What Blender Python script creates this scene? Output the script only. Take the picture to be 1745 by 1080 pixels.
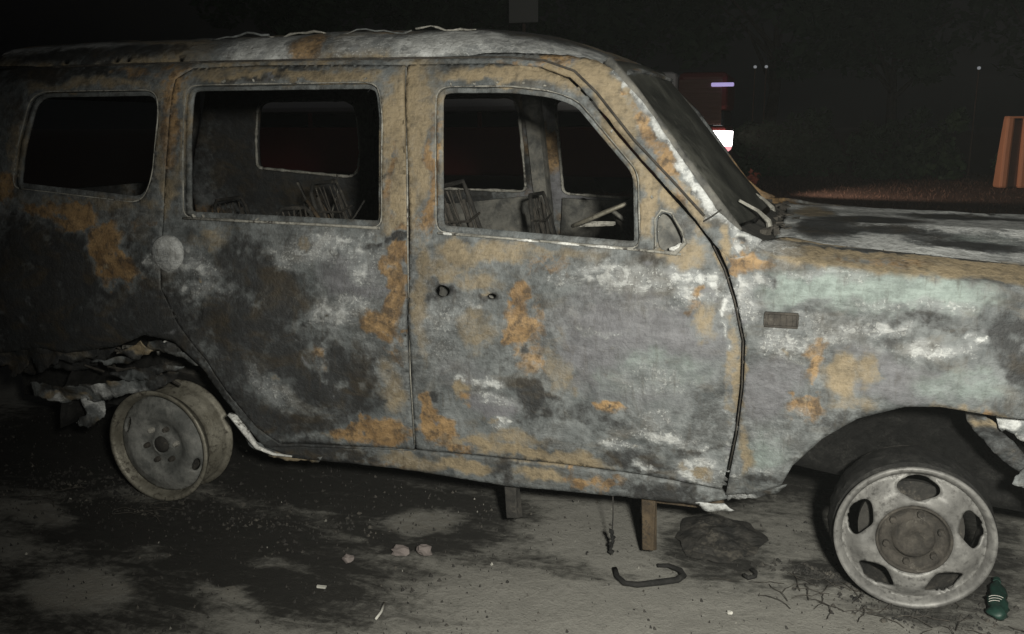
import bpy, bmesh, math, random
import numpy as np
from mathutils import Vector, Matrix, geometry

for o in list(bpy.data.objects): bpy.data.objects.remove(o)
sc = bpy.context.scene
C = sc.collection
R = math.radians

# ------------------------------------------------------------------ camera
cd = bpy.data.cameras.new('camera'); cam = bpy.data.objects.new('camera', cd); C.objects.link(cam)
cd.sensor_width = 36.0; cd.lens = 36.0 * 1521.4 / 1745.0
cd.clip_start = 0.05; cd.clip_end = 1500
_yaw, _pitch, _roll = 0.30208, -0.21246, -0.0029
cam.location = (2.273, -3.5415, 1.4308)
cam.rotation_euler = (Matrix.Rotation(_yaw, 4, 'Z') @ Matrix.Rotation(math.pi / 2 + _pitch, 4, 'X') @ Matrix.Rotation(_roll, 4, 'Z')).to_euler()
sc.camera = cam
sc.cycles.max_bounces = 4; sc.cycles.diffuse_bounces = 2; sc.cycles.glossy_bounces = 2; sc.cycles.volume_bounces = 0

# ------------------------------------------------------------------ world: night sky
w = bpy.data.worlds.new('World'); sc.world = w; w.use_nodes = True
nt = w.node_tree; bg = nt.nodes['Background']
sky = nt.nodes.new('ShaderNodeTexSky'); sky.sky_type = 'NISHITA'; sky.sun_disc = False
sky.sun_elevation = R(-3.0); sky.sun_rotation = R(90)
hs = nt.nodes.new('ShaderNodeHueSaturation'); hs.inputs['Saturation'].default_value = 0.15
nt.links.new(sky.outputs[0], hs.inputs['Color']); nt.links.new(hs.outputs[0], bg.inputs[0]); bg.inputs[1].default_value = 0.032
# faint moonlight
sl = bpy.data.lights.new('moonlight', 'SUN'); sl.energy = 0.03; sl.angle = R(0.5); sl.color = (0.9, 0.95, 1.0)
so = bpy.data.objects.new('moonlight', sl); C.objects.link(so); so.rotation_euler = (R(40), 0, R(25))
# the torch held up beside the photographer
tl = bpy.data.lights.new('hand_torch', 'SPOT'); tl.energy = 720; tl.spot_size = R(110); tl.spot_blend = 1.0
tl.shadow_soft_size = 0.09; tl.color = (1.0, 0.98, 0.87)
to = bpy.data.objects.new('hand_torch', tl); C.objects.link(to); to.location = (2.66, -3.70, 1.68)
to.rotation_euler = (Vector((2.60, -0.8, 0.76)) - Vector(to.location)).to_track_quat('-Z', 'Y').to_euler()

vs = sc.view_settings
vs.view_transform = 'Standard'; vs.look = 'None'; vs.gamma = 1.0; vs.exposure = 0.0; vs.use_curve_mapping = False

# ------------------------------------------------------------------ helpers
rnd = random.Random(7)

def vnoise(x, y, seed=0):
    xi = np.floor(x); yi = np.floor(y); fx = x - xi; fy = y - yi
    fx = fx * fx * (3 - 2 * fx); fy = fy * fy * (3 - 2 * fy)
    def h(a, b):
        s = np.sin(a * 127.1 + b * 311.7 + seed * 74.7) * 43758.5453
        return s - np.floor(s)
    return (h(xi, yi) * (1 - fx) + h(xi + 1, yi) * fx) * (1 - fy) + (h(xi, yi + 1) * (1 - fx) + h(xi + 1, yi + 1) * fx) * fy

def fbm(x, y, seed=0, octv=4):
    t = 0; a = 0.5; n = 0
    for i in range(octv):
        t = t + a * vnoise(x, y, seed + i * 13); n += a; x = x * 2.03 + 5.1; y = y * 2.03 + 1.7; a *= 0.55
    return t / n

def paint(P, blobs, seed=1, warp=0.030):
    """weights of (rust, soot, pale, tan, teal, mauve) where fire left each mark or a highlight is painted pale; P in metres on the panel"""
    u = P[:, 0] + warp * 2 * (fbm(P[:, 0] * 9, P[:, 1] * 9, seed) - .5) + warp * 1.5 * (fbm(P[:, 0] * 33, P[:, 1] * 33, seed + 3, 5) - .5)
    v = P[:, 1] + warp * 2 * (fbm(P[:, 0] * 9, P[:, 1] * 9, seed + 7) - .5) + warp * 1.5 * (fbm(P[:, 0] * 33, P[:, 1] * 33, seed + 9, 5) - .5)
    W = np.zeros((len(P), 6))
    lo = P.min(0) - .1; hi = P.max(0) + .1
    for (cx, cy, rx, ry, ang, ch, s) in blobs:
        m_ = max(rx, ry) * 1.4
        if cx + m_ < lo[0] or cx - m_ > hi[0] or cy + m_ < lo[1] or cy - m_ > hi[1]: continue
        ix = np.nonzero((np.abs(u - cx) < m_) & (np.abs(v - cy) < m_))[0]
        if not len(ix): continue
        a = math.radians(ang); c, sn = math.cos(a), math.sin(a)
        dx = u[ix] - cx; dy = v[ix] - cy
        d = np.sqrt(((dx * c + dy * sn) / rx) ** 2 + ((-dx * sn + dy * c) / ry) ** 2)
        k = np.clip((1.35 - d) / 0.85, 0, 1); k = k * k * (3 - 2 * k) * s
        Wi = W[ix]
        if ch >= 0: keep = Wi[:, ch].copy()
        Wi *= (1 - k)[:, None]
        if ch >= 0: Wi[:, ch] = np.maximum(keep, k)
        W[ix] = Wi
    return W

def break_up(blobs, seed):
    """scatter splashes off the rim of every large mark and eat small islands out of it, as flaking does"""
    g = random.Random(seed); out = []
    for (cx, cy, rx, ry, ang, ch, s) in blobs:
        out.append((cx, cy, rx, ry, ang, ch, s))
        if max(rx, ry) < .035 or ch in (3, 4, 5) or s < .5: continue
        k = min(6, 2 + int(rx * ry * 300)); a = math.radians(ang)
        for i in range(k):
            q = g.uniform(0, 6.283); f = g.uniform(.8, 1.35); x, y = rx * f * math.cos(q), ry * f * math.sin(q)
            z = g.uniform(.005, .020)
            out.append((cx + x * math.cos(a) - y * math.sin(a), cy + x * math.sin(a) + y * math.cos(a), z * g.uniform(1, 1.9), z, g.uniform(-40, 40), ch, s * g.uniform(.6, .95)))
        for i in range(k // 2):
            q = g.uniform(0, 6.283); f = g.uniform(.2, .9); x, y = rx * f * math.cos(q), ry * f * math.sin(q); z = g.uniform(.005, .016)
            out.append((cx + x * math.cos(a) - y * math.sin(a), cy + x * math.sin(a) + y * math.cos(a), z * g.uniform(1, 2.2), z, g.uniform(-50, 50), g.choice((-1, -1, 1, 3, 5)), g.uniform(.4, .8)))
    return out

def set_attr(me, W):
    for nm, cols in (('mark_a', (0, 1, 2)), ('mark_b', (3, 4, 5))):
        at = me.attributes.new(nm, 'FLOAT_COLOR', 'POINT')
        arr = np.ones((len(W), 4), dtype=np.float32)
        for i, c in enumerate(cols): arr[:, i] = W[:, c]
        at.data.foreach_set('color', arr.ravel())

def link(o, parent=None):
    C.objects.link(o)
    if parent is not None: o.parent = parent
    return o

def tag(o, label=None, cat=None, group=None, kind=None):
    if label: o['label'] = label
    if cat: o['category'] = cat
    if group: o['group'] = group
    if kind: o['kind'] = kind
    return o

def empty(name, loc=(0, 0, 0)):
    o = bpy.data.objects.new(name, None); o.location = loc; o.empty_display_size = 0.2
    return link(o)

class MB:
    def __init__(s): s.v = []; s.f = []
    def add(s, vs, fs):
        n = len(s.v); s.v += [tuple(p) for p in vs]; s.f += [tuple(n + i for i in f) for f in fs]; return s
    def box(s, c, size, rot=None, taper=1.0, jit=0.0):
        m = rot or Matrix.Identity(3); h = [a / 2 for a in size]; vs = []
        for z in (-1, 1):
            for x, y in ((-1, -1), (1, -1), (1, 1), (-1, 1)):
                t = taper if z > 0 else 1
                p = m @ Vector((x * h[0] * t + rnd.uniform(-jit, jit), y * h[1] * t + rnd.uniform(-jit, jit), z * h[2] + rnd.uniform(-jit, jit)))
                vs.append((c[0] + p.x, c[1] + p.y, c[2] + p.z))
        return s.add(vs, [(3, 2, 1, 0), (4, 5, 6, 7), (0, 1, 5, 4), (1, 2, 6, 5), (2, 3, 7, 6), (3, 0, 4, 7)])
    def tube(s, pts, r, n=8, flat=1.0):
        pts = [Vector(p) for p in pts]; k = len(pts)
        rr = r if isinstance(r, (list, tuple)) else [r] * k
        vs = []; up = Vector((0, 0, 1))
        for i, p in enumerate(pts):
            t = (pts[min(i + 1, k - 1)] - pts[max(i - 1, 0)]).normalized()
            a = t.cross(up)
            if a.length < 0.1: a = t.cross(Vector((0, 1, 0)))
            a.normalize(); b = a.cross(t)
            for j in range(n):
                q = 2 * math.pi * j / n
                vs.append(p + a * math.cos(q) * rr[i] + b * math.sin(q) * rr[i] * flat)
        fs = [(i * n + j, i * n + (j + 1) % n, (i + 1) * n + (j + 1) % n, (i + 1) * n + j) for i in range(k - 1) for j in range(n)]
        fs += [tuple(reversed(range(n))), tuple((k - 1) * n + j for j in range(n))]
        return s.add(vs, fs)
    def lathe(s, prof, c, axis='y', n=48, close=False):
        vs = []
        for (r, h) in prof:
            for j in range(n):
                q = 2 * math.pi * j / n
                if axis == 'y': vs.append((c[0] + r * math.cos(q), c[1] + h, c[2] + r * math.sin(q)))
                else: vs.append((c[0] + r * math.cos(q), c[1] + r * math.sin(q), c[2] + h))
        k = len(prof)
        fs = [(i * n + j, i * n + (j + 1) % n, (i + 1) * n + (j + 1) % n, (i + 1) * n + j) for i in range(k - 1) for j in range(n)]
        if close: fs += [tuple(range(n)), tuple((k - 1) * n + j for j in reversed(range(n)))]
        return s.add(vs, fs)
    def build(s, name, mat, parent=None, smooth=False, bevel=0.0, solid=0.0):
        me = bpy.data.meshes.new(name); me.from_pydata(s.v, [], s.f); me.validate()
        bm = bmesh.new(); bm.from_mesh(me); bmesh.ops.recalc_face_normals(bm, faces=bm.faces); bm.to_mesh(me); bm.free()
        me.materials.append(mat)
        if smooth: me.polygons.foreach_set('use_smooth', [True] * len(me.polygons))
        o = bpy.data.objects.new(name, me); link(o, parent)
        if solid:
            m = o.modifiers.new('solid', 'SOLIDIFY'); m.thickness = solid; m.offset = 0
        if bevel:
            m = o.modifiers.new('bevel', 'BEVEL'); m.width = bevel; m.segments = 2; m.limit_method = 'ANGLE'
        return o

# ------------------------------------------------------------------ materials
def newmat(name):
    m = bpy.data.materials.new(name); m.use_nodes = True
    n = m.node_tree.nodes; l = m.node_tree.links; b = n['Principled BSDF']
    return m, n, l, b

def noise(n, l, co, scale, detail=6, rough=0.6, dist=0.0, stretch=None):
    if stretch:
        mp = n.new('ShaderNodeMapping'); mp.inputs['Scale'].default_value = stretch; l.new(co, mp.inputs[0]); co = mp.outputs[0]
    t = n.new('ShaderNodeTexNoise'); t.inputs['Scale'].default_value = scale; t.inputs['Detail'].default_value = detail
    t.inputs['Roughness'].default_value = rough; t.inputs['Distortion'].default_value = dist; l.new(co, t.inputs['Vector'])
    return t.outputs[0]

def mth(n, l, op, a, b=None, c=None):
    m = n.new('ShaderNodeMath'); m.operation = op
    for i, x in enumerate((a, b, c)):
        if x is None: continue
        if isinstance(x, (int, float)): m.inputs[i].default_value = x
        else: l.new(x, m.inputs[i])
    return m.outputs[0]

def step(n, l, x, lo, hi):
    m = n.new('ShaderNodeMapRange'); m.interpolation_type = 'SMOOTHSTEP'; m.inputs[1].default_value = lo; m.inputs[2].default_value = hi
    l.new(x, m.inputs[0]); return m.outputs[0]

def mix(n, l, f, a, b, mode='MIX'):
    m = n.new('ShaderNodeMix'); m.data_type = 'RGBA'; m.blend_type = mode
    if isinstance(f, (int, float)): m.inputs[0].default_value = f
    else: l.new(f, m.inputs[0])
    for i, x in ((6, a), (7, b)):
        if isinstance(x, tuple): m.inputs[i].default_value = (*x, 1)
        else: l.new(x, m.inputs[i])
    return m.outputs[2]

def bump(n, l, b, h, strength, dist):
    bp = n.new('ShaderNodeBump'); bp.inputs['Strength'].default_value = strength; bp.inputs['Distance'].default_value = dist
    l.new(h, bp.inputs['Height']); l.new(bp.outputs[0], b.inputs['Normal']); return bp

def burnt_paint():
    """burnt sheet steel: grey scale, rust, soot, white ash and painted highlights, tan and teal paint residue, placed by the panel's marks"""
    m, n, l, b = newmat('burnt_sheet_steel')
    tc = n.new('ShaderNodeTexCoord'); co = tc.outputs['Object']
    nf = noise(n, l, co, 30, 5, 0.70); nm = noise(n, l, co, 8, 5, 0.62, 0.7); nl = noise(n, l, co, 3.1, 3, 0.6, .5)
    ns = noise(n, l, co, 110, 2, 0.7); nh = noise(n, l, co, 11, 5, 0.7, 0.4, (1, 1, 4.5)); nb = noise(n, l, co, 5.3, 4, .6, .8, (1.3, 1, 1.9))
    sub = lambda x: mth(n, l, 'SUBTRACT', x, .5)
    mul = lambda x, k: mth(n, l, 'MULTIPLY', x, k)
    add = lambda x, y: mth(n, l, 'ADD', x, y)
    vo = n.new('ShaderNodeTexVoronoi'); vo.inputs['Scale'].default_value = 26; l.new(co, vo.inputs['Vector']); vs_ = n.new('ShaderNodeSeparateColor'); l.new(vo.outputs['Color'], vs_.inputs[0])
    e = add(add(mul(sub(nf), 1.25), mul(sub(vs_.outputs[0]), .30)), add(mul(sub(nm), .8), mul(sub(nh), .5)))
    A = n.new('ShaderNodeAttribute'); A.attribute_name = 'mark_a'; B = n.new('ShaderNodeAttribute'); B.attribute_name = 'mark_b'
    sa = n.new('ShaderNodeSeparateColor'); l.new(A.outputs[0], sa.inputs[0]); sb = n.new('ShaderNodeSeparateColor'); l.new(B.outputs[0], sb.inputs[0])
    def mask(ch, k=1.0, lo=.30, hi=.68): return step(n, l, add(ch, mul(e, k)), lo, hi)
    col = mix(n, l, step(n, l, nm, .25, .75), (0.052, 0.058, 0.061), (0.172, 0.183, 0.187))
    # thin films of brown scale and pale zinc bloom everywhere
    col = mix(n, l, mul(step(n, l, nb, .50, .70), .40), col, (0.105, 0.084, 0.058))
    col = mix(n, l, mul(step(n, l, add(mul(nl, .6), mul(nh, .4)), .50, .68), .45), col, (0.27, 0.28, 0.285))
    col = mix(n, l, mask(sb.outputs[2], .45, .05, .85), col, mix(n, l, nh, (0.075, 0.074, 0.083), (0.185, 0.185, 0.200)))
    col = mix(n, l, mask(sb.outputs[0], .6, .10, .80), col, mix(n, l, nf, (0.120, 0.094, 0.060), (0.37, 0.295, 0.190)))
    col = mix(n, l, mask(sb.outputs[1], .55, .08, .85), col, mix(n, l, nh, (0.090, 0.112, 0.108), (0.325, 0.385, 0.362)))
    rustc = mix(n, l, step(n, l, nm, .3, .7), (0.130, 0.078, 0.036), (0.315, 0.205, 0.100))
    rustc = mix(n, l, mul(step(n, l, nf, .50, .66), .55), rustc, (0.085, 0.060, 0.042))
    col = mix(n, l, mask(sa.outputs[0], .75, .24, .72), col, rustc)
    sootc = mix(n, l, nh, (0.007, 0.008, 0.010), (0.036, 0.037, 0.038))
    sootc = mix(n, l, mul(step(n, l, nb, .46, .68), .7), sootc, (0.046, 0.034, 0.019))
    col = mix(n, l, mul(mask(sa.outputs[1], .7, .16, .80), .96), col, sootc)
    wm = mask(sa.outputs[2], .95, .42, .86)
    ws = mul(step(n, l, add(sa.outputs[2], mul(sub(nh), .45)), .02, .75), .62)
    col = mix(n, l, ws, col, mix(n, l, nh, (0.20, 0.205, 0.212), (0.36, 0.37, 0.375)))
    col = mix(n, l, wm, col, mix(n, l, nf, (0.26, 0.265, 0.27), (0.76, 0.775, 0.77)))
    ve = n.new('ShaderNodeTexVoronoi'); ve.feature = 'DISTANCE_TO_EDGE'; ve.inputs['Scale'].default_value = 24
    wv = n.new('ShaderNodeVectorMath'); wv.operation = 'ADD'; l.new(co, wv.inputs[0]); cw = n.new('ShaderNodeVectorMath'); cw.operation = 'SCALE'; cw.inputs['Scale'].default_value = .10; cmb = n.new('ShaderNodeCombineXYZ'); l.new(nf, cmb.inputs[0]); l.new(nm, cmb.inputs[1]); l.new(nh, cmb.inputs[2]); l.new(cmb.outputs[0], cw.inputs[0]); l.new(cw.outputs[0], wv.inputs[1]); l.new(wv.outputs[0], ve.inputs['Vector'])
    ck = mul(mth(n, l, 'SUBTRACT', 1.0, step(n, l, ve.outputs['Distance'], .0, .05)), mul(step(n, l, nl, .46, .62), .42))
    col = mix(n, l, ck, col, mix(n, l, .8, col, (0.012, .012, .012)))
    calm = mth(n, l, 'SUBTRACT', 1.0, mul(mth(n, l, 'MAXIMUM', sb.outputs[2], sb.outputs[1]), .5))
    # blistered flecks, soot grains, streaks and drips
    fl = mul(step(n, l, add(ns, mul(nf, .6)), .86, .98), step(n, l, sa.outputs[2], .05, .5))
    col = mix(n, l, mul(fl, .55), col, (0.60, 0.61, 0.60))
    col = mix(n, l, mul(mul(step(n, l, add(nf, mul(nl, .5)), .64, .92), .62), calm), col, mix(n, l, .85, col, (0.012, 0.011, 0.010)))
    st = noise(n, l, co, 34, 4, .7, .2, (1, 1, 4.0))
    col = mix(n, l, mul(mul(step(n, l, st, .48, .72), .50), calm), col, mix(n, l, .7, col, (0.02, .019, .018)))
    dr = noise(n, l, co, 22, 3, 0.6, 0.0, (2.6, 2.6, 0.35))
    col = mix(n, l, mul(step(n, l, dr, .56, .74), .35), col, (0.045, 0.038, 0.030))
    l.new(col, b.inputs['Base Color'])
    rg = n.new('ShaderNodeMapRange'); rg.inputs[3].default_value = .42; rg.inputs[4].default_value = .90; l.new(nf, rg.inputs[0]); l.new(rg.outputs[0], b.inputs['Roughness'])
    b.inputs['Specular IOR Level'].default_value = 0.4
    h = add(add(mul(nf, 1.1), mul(nl, 1.6)), mul(ns, .25))
    bump(n, l, b, h, 0.75, 0.009)
    return m

def char_mat(name, c1, c2, c3=None, rough=0.85, scale=14, metal=0.0, bs=.6, bd=.008, thr=(.52, .64)):
    m, n, l, b = newmat(name)
    tc = n.new('ShaderNodeTexCoord'); co = tc.outputs['Object']
    a = noise(n, l, co, scale, 7, .65, .4); f = noise(n, l, co, scale * 5, 6, .7)
    col = mix(n, l, step(n, l, a, .3, .7), c1, c2)
    if c3: col = mix(n, l, step(n, l, mth(n, l, 'ADD', mth(n, l, 'MULTIPLY', f, .5), mth(n, l, 'MULTIPLY', noise(n, l, co, scale * .5, 5, .6), .5)), *thr), col, c3)
    col = mix(n, l, step(n, l, f, .45, .75), col, mix(n, l, .5, col, (0.015, .014, .013)))
    l.new(col, b.inputs['Base Color']); b.inputs['Roughness'].default_value = rough; b.inputs['Metallic'].default_value = metal
    b.inputs['Specular IOR Level'].default_value = .3
    bump(n, l, b, mth(n, l, 'ADD', a, mth(n, l, 'MULTIPLY', f, .5)), bs, bd)
    return m

def plain(name, c, rough=.7, emit=None, es=1.0, spec=.4, var=.25, scale=8):
    m, n, l, b = newmat(name)
    tc = n.new('ShaderNodeTexCoord'); a = noise(n, l, tc.outputs['Object'], scale, 6, .6)
    l.new(mix(n, l, a, tuple(x * (1 - var) for x in c), tuple(min(1, x * (1 + var)) for x in c)), b.inputs['Base Color'])
    b.inputs['Roughness'].default_value = rough; b.inputs['Specular IOR Level'].default_value = spec
    if emit: b.inputs['Emission Color'].default_value = (*emit, 1); b.inputs['Emission Strength'].default_value = es
    return m

M = {}
M['body'] = burnt_paint()
M['char'] = char_mat('charred_metal', (.012, .012, .012), (.045, .042, .038), (.11, .10, .085))
M['inner'] = char_mat('burnt_inner_steel', (.055, .056, .055), (.17, .165, .15), (.30, .28, .24), thr=(.5, .7))
M['rusty'] = char_mat('rusty_steel', (.10, .065, .035), (.21, .15, .085), (.045, .04, .035))
M['oldrust'] = char_mat('old_dark_rust', (.036, .026, .017), (.085, .062, .038), (.025, .022, .02), scale=20)
M['ash'] = char_mat('ash_coated_metal', (.14, .135, .12), (.34, .33, .30), (.06, .055, .05))
M['palestrip'] = char_mat('pale_ash_and_highlight', (.35, .35, .34), (.72, .72, .70), (.10, .09, .08), scale=26)  # pale metal, also the colour of painted sill highlights
M['alloy'] = char_mat('smoked_alloy', (.105, .103, .10), (.215, .211, .204), (.045, .043, .041), rough=.5, scale=12, metal=.15, bs=.25, bd=.004, thr=(.52, .7))
M['hub'] = char_mat('burnt_hub', (.022, .020, .018), (.062, .055, .047), (.16, .148, .13), scale=24, thr=(.56, .68))
M['steelwheel'] = char_mat('burnt_steel_wheel', (.085, .088, .085), (.21, .21, .20), (.30, .29, .27), rough=.7, scale=13, thr=(.56, .7))
M['barrel'] = char_mat('heat_tinted_barrel', (.13, .12, .095), (.27, .255, .215), (.08, .07, .055), rough=.5, scale=10, metal=.3)
M['rubber'] = char_mat('burnt_rubber', (.006, .006, .006), (.018, .0175, .017), (.036, .035, .033), scale=30)
M['glass'] = char_mat('sooted_windscreen_glass', (.020, .021, .019), (.075, .076, .066), (.13, .13, .115), rough=.5, scale=5, bs=.6)

# ------------------------------------------------------------------ body surface
PZ = [-.5, .18, .33, .50, .72, .92, 1.02, 1.09, 1.36, 1.56, 1.62, 1.66, 1.69]
PW = [.82, .84, .865, .90, .91, .90, .885, .865, .82, .775, .745, .70, .60]
# finely resampled and smoothed section
_zz = np.linspace(0, 1.75, 351); _ww = np.interp(_zz, PZ, PW)
for _ in range(2):
    _ww[6:-6] = np.convolve(_ww, np.ones(13) / 13, 'same')[6:-6]

def plan(x):      # the body narrows towards nose and tail
    return -np.where(x > 2.45, .055 * (x - 2.45) ** 2, 0) - np.where(x < -.45, .22 * (x + .45) ** 2, 0)

def half_width(x, z):
    wv = np.interp(z, _zz, _ww) + plan(x)
    # belt crease and the bulge over the front arch
    wv = wv + .010 * np.exp(-((z - .80) / .05) ** 2) * (x > 0.3)
    for (dx_, dz_, da_, dr_) in ((1.55, .78, -.014, .17), (1.90, .62, .010, .12), (1.30, .52, -.010, .10), (.72, .80, -.014, .15), (.45, .72, .012, .10), (.85, .50, -.010, .12), (2.45, .86, -.010, .12), (-.25, .90, -.014, .14), (-.6, .8, .012, .12), (1.72, .95, -.007, .08), (2.25, .55, -.008, .08)):
        wv = wv + da_ * np.exp(-((x - dx_) ** 2 + ((z - dz_) * 1.3) ** 2) / dr_ ** 2)
    wv = wv + .0035 * np.sin(x * 31 + 4 * np.sin(z * 9)) * np.exp(-((z - .50) / .10) ** 2) * (x > .6) * (x < 2.1)
    d = np.sqrt((x - 2.68) ** 2 + (z - .25) ** 2)
    wv = wv + .022 * np.exp(-((d - .44) / .075) ** 2) * (x > 2.2) * np.clip((z - .2) / .2, 0, 1)
    d2 = np.sqrt((x - 0.0) ** 2 + (z - .25) ** 2)
    wv = wv + .016 * np.exp(-((d2 - .48) / .08) ** 2) * (x < .6)
    return wv

def inside(P, poly):
    x, y = P[:, 0], P[:, 1]; r = np.zeros(len(P), bool); n = len(poly)
    for i in range(n):
        x1, y1 = poly[i]; x2, y2 = poly[(i + 1) % n]
        if y1 == y2: continue
        c = ((y1 > y) != (y2 > y)) & (x < (x2 - x1) * (y - y1) / (y2 - y1) + x1)
        r ^= c
    return r

def smooth_poly(poly, it=1, rad=.035):
    """round the corners, never more than rad along each edge"""
    for _ in range(it):
        q = []; n = len(poly)
        for i in range(n):
            p0, p, p1 = np.array(poly[i - 1], float), np.array(poly[i], float), np.array(poly[(i + 1) % n], float)
            l0, l1 = np.linalg.norm(p0 - p), np.linalg.norm(p1 - p)
            a = p + (p0 - p) / l0 * min(rad, l0 * .45); c = p + (p1 - p) / l1 * min(rad, l1 * .45)
            for k in (0, .25, .5, .75, 1): q.append(tuple((1 - k) ** 2 * a + 2 * k * (1 - k) * p + k * k * c))
        poly = q
    return poly

def resample(poly, s, rag=0.0, seed=0):
    out = []; n = len(poly)
    for i in range(n):
        a = np.array(poly[i], float); b = np.array(poly[(i + 1) % n], float)
        k = max(1, int(np.linalg.norm(b - a) / s))
        for j in range(k): out.append(a + (b - a) * j / k)
    P = np.array(out)
    if rag:
        P = P + rag * 2 * np.stack([fbm(P[:, 0] * 25, P[:, 1] * 25, seed) - .5, fbm(P[:, 0] * 25, P[:, 1] * 25, seed + 5) - .5], -1)
    return P

def shrink(poly, d):
    """move a polygon's edge inwards by d (panel gap)"""
    P = np.array(poly); n = len(P)
    area = sum(P[i][0] * P[(i + 1) % n][1] - P[(i + 1) % n][0] * P[i][1] for i in range(n))
    s = 1 if area > 0 else -1; out = []
    for i in range(n):
        t = P[(i + 1) % n] - P[i - 1]; t = t / (np.linalg.norm(t) + 1e-9)
        out.append(tuple(P[i] + s * d * np.array([-t[1], t[0]])))
    return out

def panel(name, outline, holes, sp, mapf, mat, parent, blobs=None, thick=.012, seed=1, rag=0.0, flip=False, smooth_holes=True, warp=.03):
    O = resample(outline, sp * .7, rag, seed); Hs = [resample(smooth_poly(h) if smooth_holes else h, sp * .7) for h in holes]
    mn, mx = O.min(0), O.max(0)
    gx, gy = np.meshgrid(np.arange(mn[0], mx[0], sp), np.arange(mn[1], mx[1], sp))
    G = np.stack([gx.ravel(), gy.ravel()], -1); rs = np.random.RandomState(seed); G = G + rs.uniform(-.28, .28, G.shape) * sp
    G = G[inside(G, O)]
    allb = np.concatenate([O] + Hs)
    for h in Hs: G = G[~inside(G, h)]
    keep = np.ones(len(G), bool)
    for i in range(0, len(G), 2000):
        d = np.sqrt(((G[i:i + 2000, None, :] - allb[None]) ** 2).sum(-1)).min(1); keep[i:i + 2000] = d > sp * .45
    G = G[keep]
    V = [Vector(p) for p in allb] + [Vector(p) for p in G]; E = []; s = 0
    for L in [O] + Hs:
        k = len(L); E += [(s + i, s + (i + 1) % k) for i in range(k)]; s += k
    r = geometry.delaunay_2d_cdt(V, E, [], 0, 1e-6)
    P = np.array([tuple(v) for v in r[0]]); F = np.array([f for f in r[2] if len(f) == 3])
    ce = P[F].mean(1); ok = inside(ce, O)
    for h in Hs: ok &= ~inside(ce, h)
    F = F[ok]
    V3 = mapf(P)
    if flip: F = F[:, ::-1]
    me = bpy.data.meshes.new(name); me.from_pydata(V3.tolist(), [], F.tolist())
    set_attr(me, paint(P, blobs or [], seed, warp))
    me.polygons.foreach_set('use_smooth', [True] * len(me.polygons)); me.materials.append(mat)
    o = bpy.data.objects.new(name, me); link(o, parent)
    sd = o.modifiers.new('sheet', 'SOLIDIFY'); sd.thickness = thick; sd.offset = -1; sd.use_even_offset = False
    return o

def side_map(sgn=-1, off=0.0, seed=0, warpamp=.0045):
    def f(P):
        x, z = P[:, 0], P[:, 1]
        wv = half_width(x, z) + off
        wv = wv + warpamp * 2 * (fbm(x * 5, z * 5, 31 + seed) - .5) + warpamp * .6 * (fbm(x * 17, z * 17, 41 + seed) - .5)
        return np.stack([x, sgn * wv, z], -1)
    return f

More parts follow.
